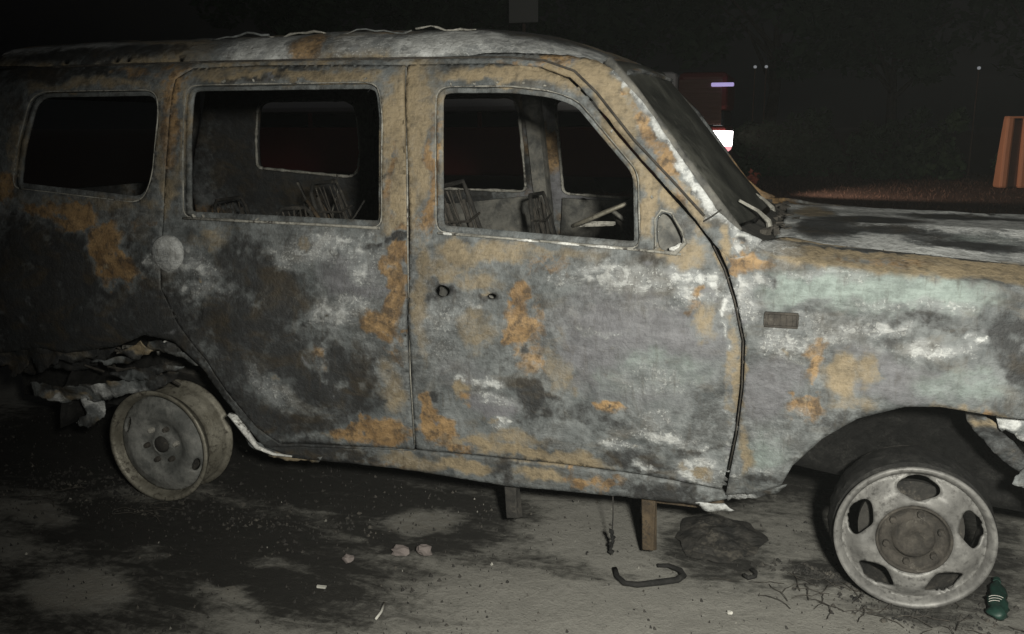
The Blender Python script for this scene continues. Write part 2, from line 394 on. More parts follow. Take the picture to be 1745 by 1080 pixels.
# marks burnt into the near side, plus highlights painted pale on its edges, metres along and up the car: x, z, half sizes, angle, mark, strength
RUST, SOOT, PALE, TAN, TEAL, MAUVE, BARE = 0, 1, 2, 3, 4, 5, -1
SIDE = [
    (0.493,1.694,1.143,0.048,0,3,0.75), (-0.167,1.697,0.558,0.043,0,1,0.9), (-0.496,1.636,0.25,0.076,0,1,0.8), (-0.492,1.749,0.356,0.017,0,2,0.5), (0.541,1.703,0.209,0.032,0,2,0.55), (0.717,1.714,0.068,0.032,0,0,0.8),
    (1.024,1.67,0.154,0.025,0,1,0.55), (1.354,1.696,0.219,0.019,0,2,0.5), (1.565,1.64,0.113,0.029,0,0,0.6), (0.533,1.611,0.401,0.038,0,3,0.6), (-0.233,1.608,0.311,0.04,0,1,0.7), (-0.011,1.63,0.128,0.032,0,0,0.6),
    (0.15,1.612,0.055,0.048,0,0,0.8), (0.582,1.598,0.268,0.02,0,1,0.6), (0.85,1.593,0.086,0.027,0,3,0.7), (1.045,1.576,0.083,0.048,0,0,0.55), (1.365,1.589,0.23,0.03,0,3,0.7), (1.633,1.574,0.11,0.054,0,3,0.8),
    (0.584,1.59,0.397,0.026,0,3,0.85), (-0.224,1.58,0.335,0.022,0,3,0.6), (1.425,1.582,0.282,0.029,0,3,0.95), (0.623,1.617,0.135,0.017,0,1,0.6), (0.449,1.576,0.185,0.012,0,1,0.6), (1.514,1.622,0.169,0.015,0,0,0.5),
    (1.222,1.616,0.12,0.016,0,1,0.35), (0.153,1.397,0.074,0.248,0,3,0.85), (0.151,1.418,0.049,0.228,0,0,0.65), (0.148,1.193,0.04,0.082,0,3,0.7), (0.171,1.479,0.02,0.144,0,1,0.5), (1.073,1.342,0.123,0.323,0,3,0.97),
    (1.005,1.398,0.029,0.227,0,0,0.55), (1.13,1.305,0.045,0.26,0,0,0.6), (1.159,1.212,0.024,0.149,0,0,0.8), (1.026,1.21,0.038,0.113,0,3,0.9), (-0.544,1.397,0.045,0.174,0,3,0.5), (-0.58,1.2,0.051,0.066,0,0,0.7),
    (-0.567,1.505,0.084,0.088,0,1,0.5), (-0.197,1.154,0.358,0.03,0,3,0.55), (-0.277,0.774,0.494,0.367,0,1,0.85), (-0.428,0.922,0.243,0.173,0,1,0.9), (-0.237,0.502,0.527,0.141,0,1,0.95), (-0.384,1.135,0.148,0.026,0,0,0.75),
    (-0.249,1.104,0.106,0.051,0,0,0.95), (-0.12,1.009,0.067,0.083,-25,0,0.95), (-0.054,0.917,0.103,0.063,0,0,0.95), (0.04,1.076,0.075,0.025,0,0,0.5), (-0.43,1.03,0.082,0.043,0,1,0.8), (-0.064,0.786,0.18,0.039,0,2,0.25),
    (0.163,0.746,0.149,0.128,0,1,0.9), (0.165,0.984,0.064,0.053,0,2,0.9), (0.308,0.943,0.101,0.049,0,2,0.6), (0.353,0.852,0.096,0.046,0,2,0.62), (0.272,0.91,0.058,0.029,0,1,0.5), (0.364,1.046,0.141,0.044,0,3,0.45),
    (0.486,0.961,0.138,0.119,0,1,0.7), (0.601,0.865,0.136,0.12,0,1,0.85), (0.432,0.731,0.211,0.146,0,1,0.85), (0.802,1.013,0.215,0.065,0,2,0.5), (0.892,0.929,0.149,0.077,0,5,0.7), (0.8,1.041,0.108,0.023,0,2,0.6),
    (0.802,0.795,0.11,0.04,0,2,0.66), (0.891,0.841,0.086,0.05,0,2,0.45), (0.976,0.981,0.063,0.076,0,2,0.35), (0.601,0.985,0.068,0.036,-30,2,0.55), (0.531,0.861,0.046,0.061,0,3,0.6), (0.744,0.584,0.289,0.148,0,1,0.85),
    (0.562,0.434,0.191,0.115,0,1,0.8), (0.413,0.556,0.121,0.132,0,1,0.7), (0.76,0.638,0.041,0.063,-30,0,0.7), (0.872,0.488,0.134,0.086,0,1,0.7), (0.543,0.535,0.118,0.079,-35,2,0.42), (0.469,0.626,0.072,0.065,-35,2,0.36),
    (0.639,0.465,0.095,0.05,0,2,0.4), (1.059,1.023,0.025,0.093,0,0,0.95), (1.037,0.888,0.046,0.077,0,0,0.95), (0.998,0.798,0.072,0.051,0,0,0.9), (1.049,0.691,0.038,0.119,0,0,0.5), (1.01,0.564,0.065,0.104,0,3,0.6),
    (0.981,0.397,0.111,0.055,0,0,0.9), (0.853,0.367,0.092,0.028,0,0,0.7), (0.782,0.352,0.07,0.024,0,3,0.7), (1.459,1.034,0.28,0.036,0,3,0.55), (1.557,0.997,0.093,0.053,0,0,0.42), (1.243,1.03,0.06,0.036,0,3,0.8),
    (1.137,0.855,0.029,0.245,0,3,0.7), (1.196,0.953,0.081,0.056,0,3,0.55), (1.217,0.763,0.101,0.154,0,2,0.3), (1.286,0.629,0.121,0.08,0,5,0.4), (1.307,0.94,0.118,0.041,0,3,0.5), (1.207,0.906,0.049,0.028,0,1,0.75),
    (1.381,0.893,0.035,0.017,0,1,0.7), (1.308,0.864,0.06,0.011,0,2,0.4), (1.339,0.79,0.079,0.076,0,3,0.5), (1.475,0.911,0.038,0.048,0,0,0.95), (1.486,0.809,0.065,0.067,0,0,0.95), (1.516,0.726,0.061,0.094,0,0,0.55),
    (1.543,0.822,0.027,0.074,0,0,0.7), (1.841,0.768,0.295,0.197,0,5,0.75), (1.692,0.886,0.073,0.072,0,5,0.5), (1.933,0.701,0.173,0.082,0,4,0.42), (1.807,0.672,0.108,0.075,0,4,0.35), (1.743,0.982,0.108,0.032,0,2,0.55),
    (1.852,0.957,0.122,0.021,0,2,0.52), (1.615,0.954,0.074,0.021,0,2,0.35), (1.952,1.039,0.086,0.051,0,3,0.7), (1.973,0.989,0.102,0.024,0,2,0.6), (2.003,1.058,0.051,0.044,0,3,0.6), (1.866,1.027,0.035,0.038,0,1,0.6),
    (2.028,0.923,0.051,0.045,0,0,0.7), (1.984,0.938,0.034,0.028,0,2,0.55), (2.061,0.942,0.027,0.051,0,2,0.5), (2.056,0.863,0.034,0.053,0,3,0.6), (1.175,0.542,0.023,0.021,0,1,0.95), (1.284,0.578,0.037,0.045,0,3,0.8),
    (1.293,0.542,0.027,0.025,0,0,0.9), (1.356,0.605,0.072,0.016,0,2,0.7), (1.385,0.537,0.1,0.041,0,5,0.8), (1.385,0.557,0.08,0.02,0,2,0.4), (1.501,0.578,0.062,0.056,0,1,0.95), (1.476,0.615,0.043,0.032,0,1,0.9),
    (1.533,0.521,0.051,0.028,0,1,0.7), (1.413,0.481,0.048,0.011,0,2,0.7), (1.697,0.546,0.13,0.031,0,1,0.45), (1.65,0.659,0.026,0.076,0,3,0.5), (1.772,0.563,0.048,0.025,0,0,0.75), (1.898,0.661,0.141,0.056,0,2,0.28),
    (1.695,0.767,0.092,0.018,0,2,0.34), (1.142,0.471,0.034,0.085,0,0,0.9), (1.179,0.419,0.077,0.058,0,0,0.95), (1.292,0.387,0.125,0.036,0,3,0.85), (1.249,0.375,0.085,0.023,0,0,0.6), (1.556,0.367,0.234,0.031,0,3,0.8),
    (1.439,0.426,0.12,0.031,0,3,0.5), (1.92,0.486,0.143,0.024,0,2,0.62), (1.809,0.436,0.074,0.017,0,2,0.62), (1.937,0.541,0.071,0.027,0,2,0.42), (1.865,0.389,0.11,0.03,0,1,0.7), (2.048,0.384,0.078,0.038,0,2,0.85),
    (2.065,0.383,0.043,0.021,0,3,0.8), (2.081,0.457,0.07,0.02,0,2,0.6), (1.883,0.37,0.037,0.011,0,2,0.8), (1.791,0.497,0.11,0.039,0,1,0.5), (2.011,0.449,0.106,0.016,0,1,0.5), (1.939,0.356,0.073,0.013,0,1,0.6),
    (2.132,0.699,0.014,0.211,0,3,0.6), (2.142,0.474,0.017,0.096,0,2,0.5), (1.766,1.502,0.071,0.105,38,3,0.9), (1.899,1.364,0.042,0.188,38,0,0.75), (1.985,1.211,0.034,0.102,35,3,0.9), (1.967,1.228,0.021,0.068,30,0,0.6),
    (1.683,1.618,0.073,0.038,0,3,0.8), (1.808,1.537,0.025,0.097,35,2,0.8), (1.933,1.373,0.022,0.145,35,2,0.92), (2.054,1.204,0.024,0.101,38,2,0.9), (2.116,1.138,0.066,0.017,-30,2,0.7), (1.753,1.424,0.054,0.104,35,3,0.8),  # pale strip up the A-pillar's front edge is a painted highlight
    (1.851,1.278,0.035,0.069,35,3,0.7), (1.863,1.191,0.025,0.104,0,3,0.9), (1.925,1.21,0.035,0.034,0,3,0.8), (2.155,1.047,0.088,0.067,0,0,0.8), (2.254,1.051,0.112,0.036,0,0,0.65), (2.365,1.064,0.216,0.026,0,3,0.9),
    (2.612,1.042,0.232,0.022,0,3,0.85), (2.491,1.042,0.121,0.014,0,0,0.35), (2.817,1.028,0.112,0.018,0,3,0.7), (2.087,1.07,0.02,0.067,0,3,0.8), (2.137,0.945,0.023,0.051,0,2,0.6), (2.171,0.922,0.033,0.076,0,2,0.6),
    (2.371,0.974,0.185,0.056,0,4,0.85), (2.587,0.969,0.247,0.064,0,4,0.8), (2.26,0.952,0.064,0.05,0,4,0.6), (2.447,1.003,0.092,0.023,0,2,0.35), (2.667,0.892,0.131,0.029,0,1,0.55), (2.858,0.864,0.064,0.079,0,1,0.92),
    (2.811,0.909,0.084,0.025,0,1,0.5), (2.9,0.794,0.056,0.064,0,1,0.8), (2.488,0.861,0.107,0.023,0,2,0.55), (2.643,0.821,0.161,0.015,0,2,0.6), (2.773,0.858,0.046,0.015,0,2,0.55), (2.38,0.832,0.078,0.034,0,2,0.42),  # long pale line on the fender crease is a painted highlight
    (2.664,0.933,0.088,0.016,0,2,0.35), (2.329,0.88,0.063,0.024,0,2,0.35), (2.269,0.798,0.058,0.062,0,2,0.55), (2.289,0.73,0.065,0.052,0,5,0.6), (2.227,0.653,0.099,0.107,0,5,0.75), (2.59,0.72,0.207,0.067,0,5,0.7),
    (2.493,0.78,0.092,0.044,0,5,0.6), (2.373,0.806,0.032,0.034,0,0,0.6), (2.366,0.745,0.022,0.058,0,0,0.55), (2.442,0.725,0.053,0.061,0,3,0.85), (2.404,0.704,0.016,0.052,0,1,0.4), (2.504,0.747,0.022,0.051,0,3,0.6),
    (2.353,0.619,0.055,0.047,0,0,0.85), (2.338,0.599,0.039,0.025,0,2,0.3), (2.472,0.639,0.078,0.025,0,3,0.5), (2.755,0.725,0.143,0.049,0,4,0.45), (2.851,0.64,0.057,0.02,0,0,0.7), (2.746,0.665,0.087,0.017,0,3,0.5),
    (2.237,0.465,0.084,0.058,0,4,0.5), (2.214,0.401,0.068,0.041,0,2,0.42), (2.185,0.479,0.02,0.113,0,3,0.7), (2.159,0.683,0.013,0.159,0,3,0.7), (2.241,0.374,0.085,0.021,0,1,0.6), (2.429,0.581,0.11,0.025,25,1,0.4),
    (0.748,0.277,0.323,0.048,0,1,0.9), (1.068,0.292,0.132,0.042,0,3,0.6), (1.263,0.293,0.127,0.032,0,3,0.9), (1.41,0.3,0.054,0.045,0,1,0.6), (1.533,0.298,0.08,0.027,0,3,0.9), (1.672,0.294,0.078,0.026,0,0,0.75),
    (1.778,0.286,0.054,0.022,0,0,0.6), (1.939,0.281,0.146,0.034,0,1,0.85), (0.931,0.264,0.136,0.019,0,0,0.4), (1.024,1.055,0.05,0.007,25,1,0.95), (0.913,0.955,0.043,0.038,0,2,0.6), (0.791,0.781,0.022,0.012,0,1,0.95),
    (0.532,0.886,0.023,0.053,0,3,0.8), (1.712,0.814,0.109,0.011,0,2,0.35), (1.908,0.898,0.155,0.025,0,2,0.22), (1.602,0.694,0.057,0.113,0,3,0.4), (0.931,1.037,0.085,0.011,0,1,0.4), (0.712,1.029,0.088,0.019,0,2,0.5),
    (0.666,0.746,0.091,0.02,20,2,0.4), (2.113,0.91,0.01,0.102,0,2,0.6), (2.209,0.983,0.049,0.017,0,2,0.5), (2.337,1.006,0.079,0.016,0,2,0.4), (2.529,0.933,0.09,0.016,0,2,0.35), (2.707,0.943,0.087,0.016,0,2,0.3),
    (2.5,0.899,0.061,0.02,0,1,0.3), (0.261,0.72,0.098,0.064,0,1,0.6), (0.039,0.571,0.155,0.046,0,1,0.8), (0.325,0.637,0.049,0.088,35,3,0.35), (-0.322,0.883,0.161,0.066,0,1,0.8), (-0.513,0.669,0.17,0.138,0,1,0.8),
    (-0.516,1.049,0.083,0.087,0,1,0.7), (0.495,0.65,0.211,0.189,0,1,0.75), (0.787,0.545,0.201,0.107,0,1,0.8), (0.169,0.581,0.151,0.134,0,1,0.9), (-0.304,0.59,0.428,0.162,0,1,0.9), (-0.428,0.965,0.216,0.108,0,1,0.85),
    (0.534,0.923,0.092,0.1,0,1,0.8), (0.668,0.828,0.068,0.061,0,1,0.6), (0.543,0.535,0.118,0.066,-35,2,0.4), (0.761,0.645,0.036,0.055,-30,0,0.75), (0.831,0.369,0.115,0.033,0,0,0.75), (1.014,1.36,0.033,0.245,0,3,0.95),
    (1.123,1.361,0.041,0.223,0,3,0.8), (1.158,1.268,0.02,0.185,0,0,0.7), (1.011,1.266,0.017,0.132,0,0,0.6), (0.155,1.438,0.034,0.185,0,0,0.7), (-0.12,1.003,0.067,0.083,-25,0,0.95), (-0.054,0.917,0.098,0.059,0,0,0.95),
    (-0.249,1.104,0.106,0.043,0,0,0.95), (1.285,1.002,0.099,0.018,0,3,0.5), (1.651,1.578,0.091,0.036,0,3,0.9), (1.732,1.468,0.036,0.105,35,3,0.9), (0.007,0.703,0.328,0.152,0,1,0.75), (0.613,0.659,0.161,0.126,0,1,0.75),
    (0.88,0.595,0.11,0.063,0,1,0.6), (0.674,0.399,0.141,0.057,0,1,0.7), (0.339,0.809,0.072,0.054,0,1,0.6), (1.696,0.739,0.11,0.074,0,5,0.7), (1.621,0.539,0.114,0.04,0,1,0.35), (1.886,0.985,0.104,0.014,0,2,0.4),
    (2.059,0.976,0.027,0.041,0,2,0.6), (0.54,1.691,0.171,0.02,0,2,0.7), (1.382,1.682,0.183,0.019,0,2,0.7), (0.996,1.703,0.129,0.015,0,2,0.45), (1.636,1.657,0.056,0.019,0,2,0.7),
]
SIDE += [(2.32, 1.13, .16, .10, 0, TAN, .9), (2.22, 1.11, .10, .05, 0, PALE, .8), (2.62, 1.10, .40, .09, 0, TAN, .95), (2.55, 1.08, .20, .03, 0, RUST, .5), (3.0, 1.08, .35, .08, 0, TAN, .8), (2.7, 1.155, .5, .018, 0, SOOT, .8)]
SIDE = break_up(SIDE, 3)
FAR = [(x, z, .25 + .2 * rnd.random(), .10 + .12 * rnd.random(), rnd.uniform(-40, 40), rnd.choice((SOOT, SOOT, TAN, MAUVE, RUST)), .8)
       for x, z in [(rnd.uniform(-1, 3.4), rnd.uniform(.25, 1.7)) for _ in range(60)]]
FAR += [(-.4, 1.3, .6, .5, 0, SOOT, .9), (.1, 1.2, .2, .5, 0, SOOT, .8)]
HOOD = break_up([  # pale marks are ash plus a bright sheen painted into the hood
    (2.649,-0.385,0.76,0.5,0,2,0.95), (2.512,0.411,0.277,0.227,0,2,0.85), (2.904,0.521,0.275,0.172,0,3,0.7), (2.71,0.173,0.637,0.303,0,2,1.0), (2.377,-0.378,0.113,0.225,0,1,1.0), (2.542,-0.127,0.219,0.125,0,1,1.0),
    (2.887,0.135,0.249,0.116,0,1,1.0), (2.368,0.123,0.065,0.197,0,0,0.6), (2.542,-0.601,0.206,0.124,0,2,0.7), (2.826,-0.25,0.168,0.132,0,2,0.75), (2.728,-0.442,0.124,0.083,0,1,0.7), (2.879,-0.445,0.139,0.116,0,4,0.5),
    (2.624,-0.755,0.225,0.082,0,0,0.5), (2.841,-0.731,0.158,0.081,0,3,0.6), (2.655,-0.981,0.294,0.081,0,1,0.9), (2.448,-0.767,0.164,0.055,0,1,0.6), (2.272,-0.223,0.036,0.5,0,2,0.6), (2.791,-0.994,0.129,0.079,0,1,0.9),
    (3.077,0.517,0.158,0.111,0,1,0.7), (2.676,-0.827,0.187,0.064,0,3,0.8), (2.56,-0.377,0.147,0.07,0,1,0.9), (2.816,-0.522,0.171,0.054,0,1,0.95), (2.805,0.441,0.249,0.082,0,1,0.8), (2.345,0.071,0.086,0.192,0,3,0.8),
], 4)
ROOF = [(x, y, .3, .12, rnd.uniform(-15, 15), rnd.choice((SOOT, TAN, PALE, RUST, TAN)), .8) for x, y in [(rnd.uniform(-.9, 1.7), rnd.uniform(-.7, .7)) for _ in range(45)]]
ROOF += [(-.3, -.64, .5, .06, 0, SOOT, .8), (-.5, -.58, .4, .05, 0, PALE, .6), (.50, -.63, .22, .10, 0, PALE, .85), (.62, -.63, .07, .10, 0, RUST, .8), (.85, -.63, .15, .08, 0, PALE, .6), (1.15, -.62, .25, .10, 0, PALE, .8), (1.45, -.63, .2, .1, 0, PALE, .6), (1.6, -.5, .1, .1, 0, PALE, .7), (1.7, -.2, .1, .3, 0, RUST, .6)]  # pale marks along the near roof edge include painted rim highlights

# ------------------------------------------------------------------ outlines (x along the car, z up)
FRONT_DOOR = [(1.091, 0.338), (1.098, 0.613), (1.092, 1.042), (1.076, 1.267), (1.041, 1.625), (1.174, 1.627), (1.357, 1.625), (1.496, 1.608), (1.595, 1.571), (1.666, 1.508),
              (1.765, 1.396), (1.897, 1.258), (2.006, 1.149), (2.055, 1.09), (2.099, 1.01), (2.129, 0.928), (2.161, 0.808), (2.163, 0.665), (2.153, 0.515), (2.136, 0.391), (2.121, 0.316),
              (1.883, 0.338), (1.595, 0.345), (1.288, 0.341)]
WIN_F = [(1.182, 1.092), (1.157, 1.527), (1.182, 1.552), (1.41, 1.55), (1.544, 1.533), (1.63, 1.504), (1.688, 1.442), (1.829, 1.291), (1.846, 1.061)]
MIRROR = [(1.898, 1.063), (1.89, 1.149), (1.906, 1.173), (1.931, 1.167), (1.962, 1.117), (1.975, 1.088), (1.951, 1.058)]
HOLE1 = [(1.183, .903), (1.195, .922), (1.222, .926), (1.243, .910), (1.232, .888), (1.200, .884)]
HOLE2 = [(1.362, .896), (1.378, .908), (1.400, .902), (1.392, .888), (1.372, .886)]
REAR_DOOR = [(1.087, 0.336), (1.094, 0.613), (1.088, 1.042), (1.072, 1.267), (1.037, 1.625), (0.8, 1.633), (0.462, 1.638), (0.21, 1.633), (0.157, 1.595), (0.147, 1.45), (0.138, 1.11),
             (0.135, 0.86), (0.205, 0.74), (0.315, 0.61), (0.405, 0.47), (0.485, 0.365), (0.56, 0.305), (0.72, 0.315)]
WIN_R = [(0.217, 1.112), (0.202, 1.458), (0.206, 1.552), (0.233, 1.571), (0.92, 1.57), (0.956, 1.549), (0.975, 1.454), (0.989, 1.099)]
WIN_Q = [(-0.552, 1.201), (-0.532, 1.353), (-0.485, 1.526), (-0.433, 1.557), (0.053, 1.557), (0.089, 1.53), (0.097, 1.458), (0.082, 1.253), (0.053, 1.181), (0.01, 1.159)]
DOORS = [(1.09, 0.334), (0.72, 0.311), (0.556, 0.301)] + [(p[0] - .004, p[1]) for p in REAR_DOOR[8:17][::-1]] + [(0.21, 1.637), (0.462, 1.642), (0.8, 1.637), (1.04, 1.629), (1.174, 1.631), (1.357, 1.629), (1.498, 1.612),
         (1.598, 1.575), (1.67, 1.511), (1.769, 1.399), (1.901, 1.261), (2.01, 1.152), (2.062, 1.09), (2.09, 1.04)]
BODY = [(0.5, 0.285), (0.46, 0.33), (0.39, 0.42), (0.29, 0.57), (0.18, 0.671), (0.055, 0.684), (-0.083, 0.63), (-0.2, 0.61), (-0.304, 0.59), (-0.45, 0.6), (-0.62, 0.565), (-0.8, 0.55), (-0.95, 0.56),
        (-0.985, 0.8), (-0.983, 1.1), (-0.915, 1.302), (-0.81, 1.556), (-0.767, 1.633), (-0.722, 1.658), (-0.378, 1.665), (0.388, 1.669), (0.96, 1.664), (1.34, 1.658), (1.574, 1.645), (1.675, 1.624), (1.729, 1.595),
        (1.837, 1.49), (1.951, 1.337), (2.072, 1.176), (2.135, 1.126), (2.2, 1.1), (2.16, 1.055), (2.11, 1.045)]
FENDER = [(2.072, 1.085), (2.108, 1.015), (2.138, .928), (2.170, .808), (2.172, .665), (2.162, .515), (2.145, .391), (2.133, .300), (2.20, .315), (2.294, .36), (2.323, .435), (2.40, .532), (2.491, .605),
          (2.612, .652), (2.702, .66), (2.777, .652), (2.85, .645), (2.95, .64), (3.15, .635), (3.36, .66), (3.42, .80), (3.40, 1.04), (3.30, 1.12), (2.88, 1.160), (2.60, 1.182), (2.37, 1.20), (2.29, 1.205), (2.24, 1.165), (2.19, 1.115), (2.13, 1.10)]
SILL = [(.505, .283), (.56, .298), (.72, .308), (1.09, .331), (1.288, .336), (1.595, .340), (1.883, .333), (2.12, .311), (2.14, .287), (2.05, .252), (1.69, .245), (1.386, .238), (1.07, .252), (.84, .250), (.6, .246)]

# ------------------------------------------------------------------ ground
def gmat():
    m, n, l, b = newmat('scorched_concrete')
    tc = n.new('ShaderNodeTexCoord'); co = tc.outputs['Object']
    A = n.new('ShaderNodeAttribute'); A.attribute_name = 'mark_a'
    sa = n.new('ShaderNodeSeparateColor'); l.new(A.outputs[0], sa.inputs[0])
    nf = noise(n, l, co, 30, 9, .7); nm = noise(n, l, co, 6, 7, .65, .6); ns = noise(n, l, co, 160, 3, .7); nst = noise(n, l, co, 7, 7, .68, .8, (.8, 2.4, 1))
    e = mth(n, l, 'ADD', mth(n, l, 'MULTIPLY', mth(n, l, 'SUBTRACT', nf, .5), 1.1), mth(n, l, 'MULTIPLY', mth(n, l, 'SUBTRACT', nst, .5), 1.6))
    col = mix(n, l, nm, (.150, .146, .133), (.255, .248, .228))
    col = mix(n, l, mth(n, l, 'MULTIPLY', step(n, l, ns, .5, .75), .5), col, (.075, .07, .06))
    col = mix(n, l, mth(n, l, 'MULTIPLY', step(n, l, nf, .58, .72), .5), col, (.06, .055, .05))
    far = step(n, l, sa.outputs[0], .3, .7)
    col = mix(n, l, far, col, mix(n, l, nm, (.075, .045, .034), (.15, .09, .065)))
    so_ = step(n, l, mth(n, l, 'ADD', sa.outputs[1], mth(n, l, 'MULTIPLY', e, .85)), .12, .85)
    col = mix(n, l, mth(n, l, 'MULTIPLY', so_, .96), col, mix(n, l, nf, (.006, .006, .006), (.026, .0245, .022)))
    pl = step(n, l, mth(n, l, 'ADD', sa.outputs[2], e), .35, .9)
    col = mix(n, l, mth(n, l, 'MULTIPLY', pl, .8), col, mix(n, l, nf, (.10, .095, .085), (.26, .245, .215)))
    l.new(col, b.inputs['Base Color']); b.inputs['Roughness'].default_value = .88; b.inputs['Specular IOR Level'].default_value = .25
    bump(n, l, b, mth(n, l, 'ADD', mth(n, l, 'ADD', nf, mth(n, l, 'MULTIPLY', nm, .6)), mth(n, l, 'MULTIPLY', ns, .5)), .6, .012)
    return m
M['ground'] = gmat()
GROUND = [
    (0.21,-1.032,0.857,0.319,0,1,0.95), (0.801,-1.213,0.693,0.264,0,1,0.9), (0.243,-1.5,0.528,0.298,0,1,0.75), (1.027,-0.783,0.448,0.239,0,1,0.85), (0.676,-0.559,0.892,0.223,0,1,0.95), (1.508,-0.914,0.299,0.122,0,1,0.55),
    (1.231,-0.721,0.183,0.244,0,1,0.55), (2.096,-0.602,0.214,0.294,0,1,0.75), (1.786,-0.913,0.109,0.054,0,1,0.4), (1.463,-1.09,0.213,0.086,0,1,0.3), (2.773,-0.252,0.384,0.68,0,1,0.85), (2.44,-0.692,0.128,0.102,0,1,0.8),
    (2.261,-0.846,0.212,0.062,0,1,0.35), (2.701,-0.874,0.251,0.073,0,1,0.6), (1.555,-0.231,1.129,0.184,0,1,0.5), (1.99,0.097,1.42,0.211,0,1,0.8), (-0.6,-0.3,1.0,0.75,0,1,0.97), (0.4,0.1,1.2,0.9,0,1,0.9),
    (1.8,0.4,1.2,0.7,0,1,0.85), (0.3,-1.05,0.75,0.28,-8,1,0.9), (1.039,-0.703,0.167,0.126,20,2,0.6), (0.18,-1.481,0.196,0.126,-15,2,0.75), (-0.402,-1.06,0.236,0.078,-12,2,0.55), (0.676,-1.386,0.157,0.037,-12,2,0.7),
    (-0.153,-0.811,0.179,0.059,-10,2,0.45), (0.232,-1.216,0.116,0.052,-12,2,0.35), (0.721,-1.154,0.15,0.051,-10,2,0.3), (1.606,-0.556,0.186,0.206,0,2,0.35), (1.76,-1.145,0.506,0.137,0,2,0.3), (1.168,-1.326,0.203,0.062,0,2,0.3),
    (1.76,-1.145,0.708,0.21,0,-1,0.7), (2.268,-1.057,0.657,0.102,0,-1,0.8), (1.627,-0.55,0.165,0.262,0,-1,0.7),
]
def axis(a, b, s, far):
    c = list(np.arange(a, b, s)); st = s
    lo = [a]; hi = [b]
    while hi[-1] < far: st *= 1.22; hi.append(hi[-1] + st); lo.append(lo[-1] - st)
    return np.array(lo[::-1][:-1] + c + hi)
gx = axis(-2.2, 4.4, .03, 300); gy = axis(-2.2, 1.6, .03, 300)
X, Y = np.meshgrid(gx, gy); P2 = np.stack([X.ravel(), Y.ravel()], -1)
Z = .010 * (fbm(P2[:, 0] * 2.5, P2[:, 1] * 2.5, 3) - .5) + .006 * (fbm(P2[:, 0] * 14, P2[:, 1] * 14, 5) - .5) - .004
nx, ny = len(gx), len(gy)
idx = np.arange(nx * ny).reshape(ny, nx)
F = np.stack([idx[:-1, :-1], idx[:-1, 1:], idx[1:, 1:], idx[1:, :-1]], -1).reshape(-1, 4)
me = bpy.data.meshes.new('ground'); me.from_pydata(np.c_[P2, Z].tolist(), [], F.tolist())
W = paint(P2, GROUND, 5, .05)
W[:, 0] = np.clip((P2[:, 1] - 3.5) / 2, 0, 1)
set_attr(me, W); me.materials.append(M['ground']); me.polygons.foreach_set('use_smooth', [True] * len(me.polygons))
go = bpy.data.objects.new('ground', me); link(go); tag(go, 'grey ground blackened by soot under and around the burnt car', 'ground', kind='structure')

# ------------------------------------------------------------------ THE BURNT CAR
car = empty('burnt_car'); tag(car, 'burnt-out sport utility car with rusted, ash-streaked body and no windows', 'car')
near = side_map(-1)
# the body side runs round the outer edge and back along the door openings
ring = BODY + [(2.062, 1.09)] + DOORS[::-1][2:]     # back along the door opening
bs = panel('body_side', ring, [WIN_Q], .013, near, M['body'], car, SIDE, .018, 1, rag=.004)
fd = panel('front_door', shrink(FRONT_DOOR, .0035), [WIN_F, MIRROR, HOLE1, HOLE2], .011, side_map(-1, .001, 2), M['body'], car, SIDE, .026, 2)
RD_ = [((p[0] - .007, p[1] - .002) if 8 <= i <= 16 else p) for i, p in enumerate(shrink(REAR_DOOR, .0035))]
rd = panel('rear_door', RD_, [WIN_R], .011, side_map(-1, .001, 3), M['body'], car, SIDE, .026, 3)
si = panel('sill', SILL, [], .013, side_map(-1, -.004, 4), M['body'], car, SIDE, .02, 4, rag=.003)

def crown(x): return np.interp(x, [2.05, 2.25, 2.37, 2.6, 2.9, 3.4], [1.07, 1.058, 1.035, 1.018, .995, .94])
def fender_map(sgn, seed):
    def f(P):
        x, v = P[:, 0], P[:, 1]; zt = crown(x)
        e = np.clip(v - zt, 0, None); t = np.clip(e / .165, 0, 1.1) * math.pi / 2
        base = half_width(x, np.minimum(v, zt)) + .004 * 2 * (fbm(x * 5, v * 5, 51 + seed) - .5)
        roll = np.clip((x - 2.10) / .12, 0, 1)
        y = base - .135 * np.sin(t) * (np.sin(t) * .6 + .4) * roll
        z = np.minimum(v, zt) + (.046 * np.sin(t)) * roll + e * (1 - roll)
        y = np.where(roll < 1, y * roll + (1 - roll) * (half_width(x, v)), y)
        return np.stack([x, sgn * y, z], -1)
    return f
fe = panel('front_fender', FENDER, [], .012, fender_map(-1, 1), M['body'], car, SIDE, .012, 5)
# amber side marker recess on the fender
mk = MB()
cx, cz = 2.266, .876; yy = -float(half_width(np.array([cx]), np.array([cz]))[0]) - .004
for a, b_, sx, sz in ((0, .0195, .094, .007), (0, -.0195, .094, .007), (-.0455, 0, .006, .034), (.0455, 0, .006, .034)):
    mk.box((cx + a, yy, cz + b_), (sx, .010, sz))
sm = mk.build('side_marker', M['hub'], fe, bevel=.002)
mk = MB().box((cx, yy + .003, cz), (.086, .006, .033))
for i in range(5): mk.box((cx - .034 + i * .017, yy - .001, cz), (.005, .006, .030))
mk.build('marker_lens', M['hub'], fe)
# fuel lid
lid = MB().lathe([(.001, -.012), (.045, -.011), (.060, -.008), (.066, 0), (.066, .012)], (.165, -.895, .985), 'y', 40)
fl = lid.build('fuel_lid', M['body'], bs, smooth=True)
set_attr(fl.data, np.tile([[0, 0, .75, 0, 0, 0]], (len(fl.data.vertices), 1)))
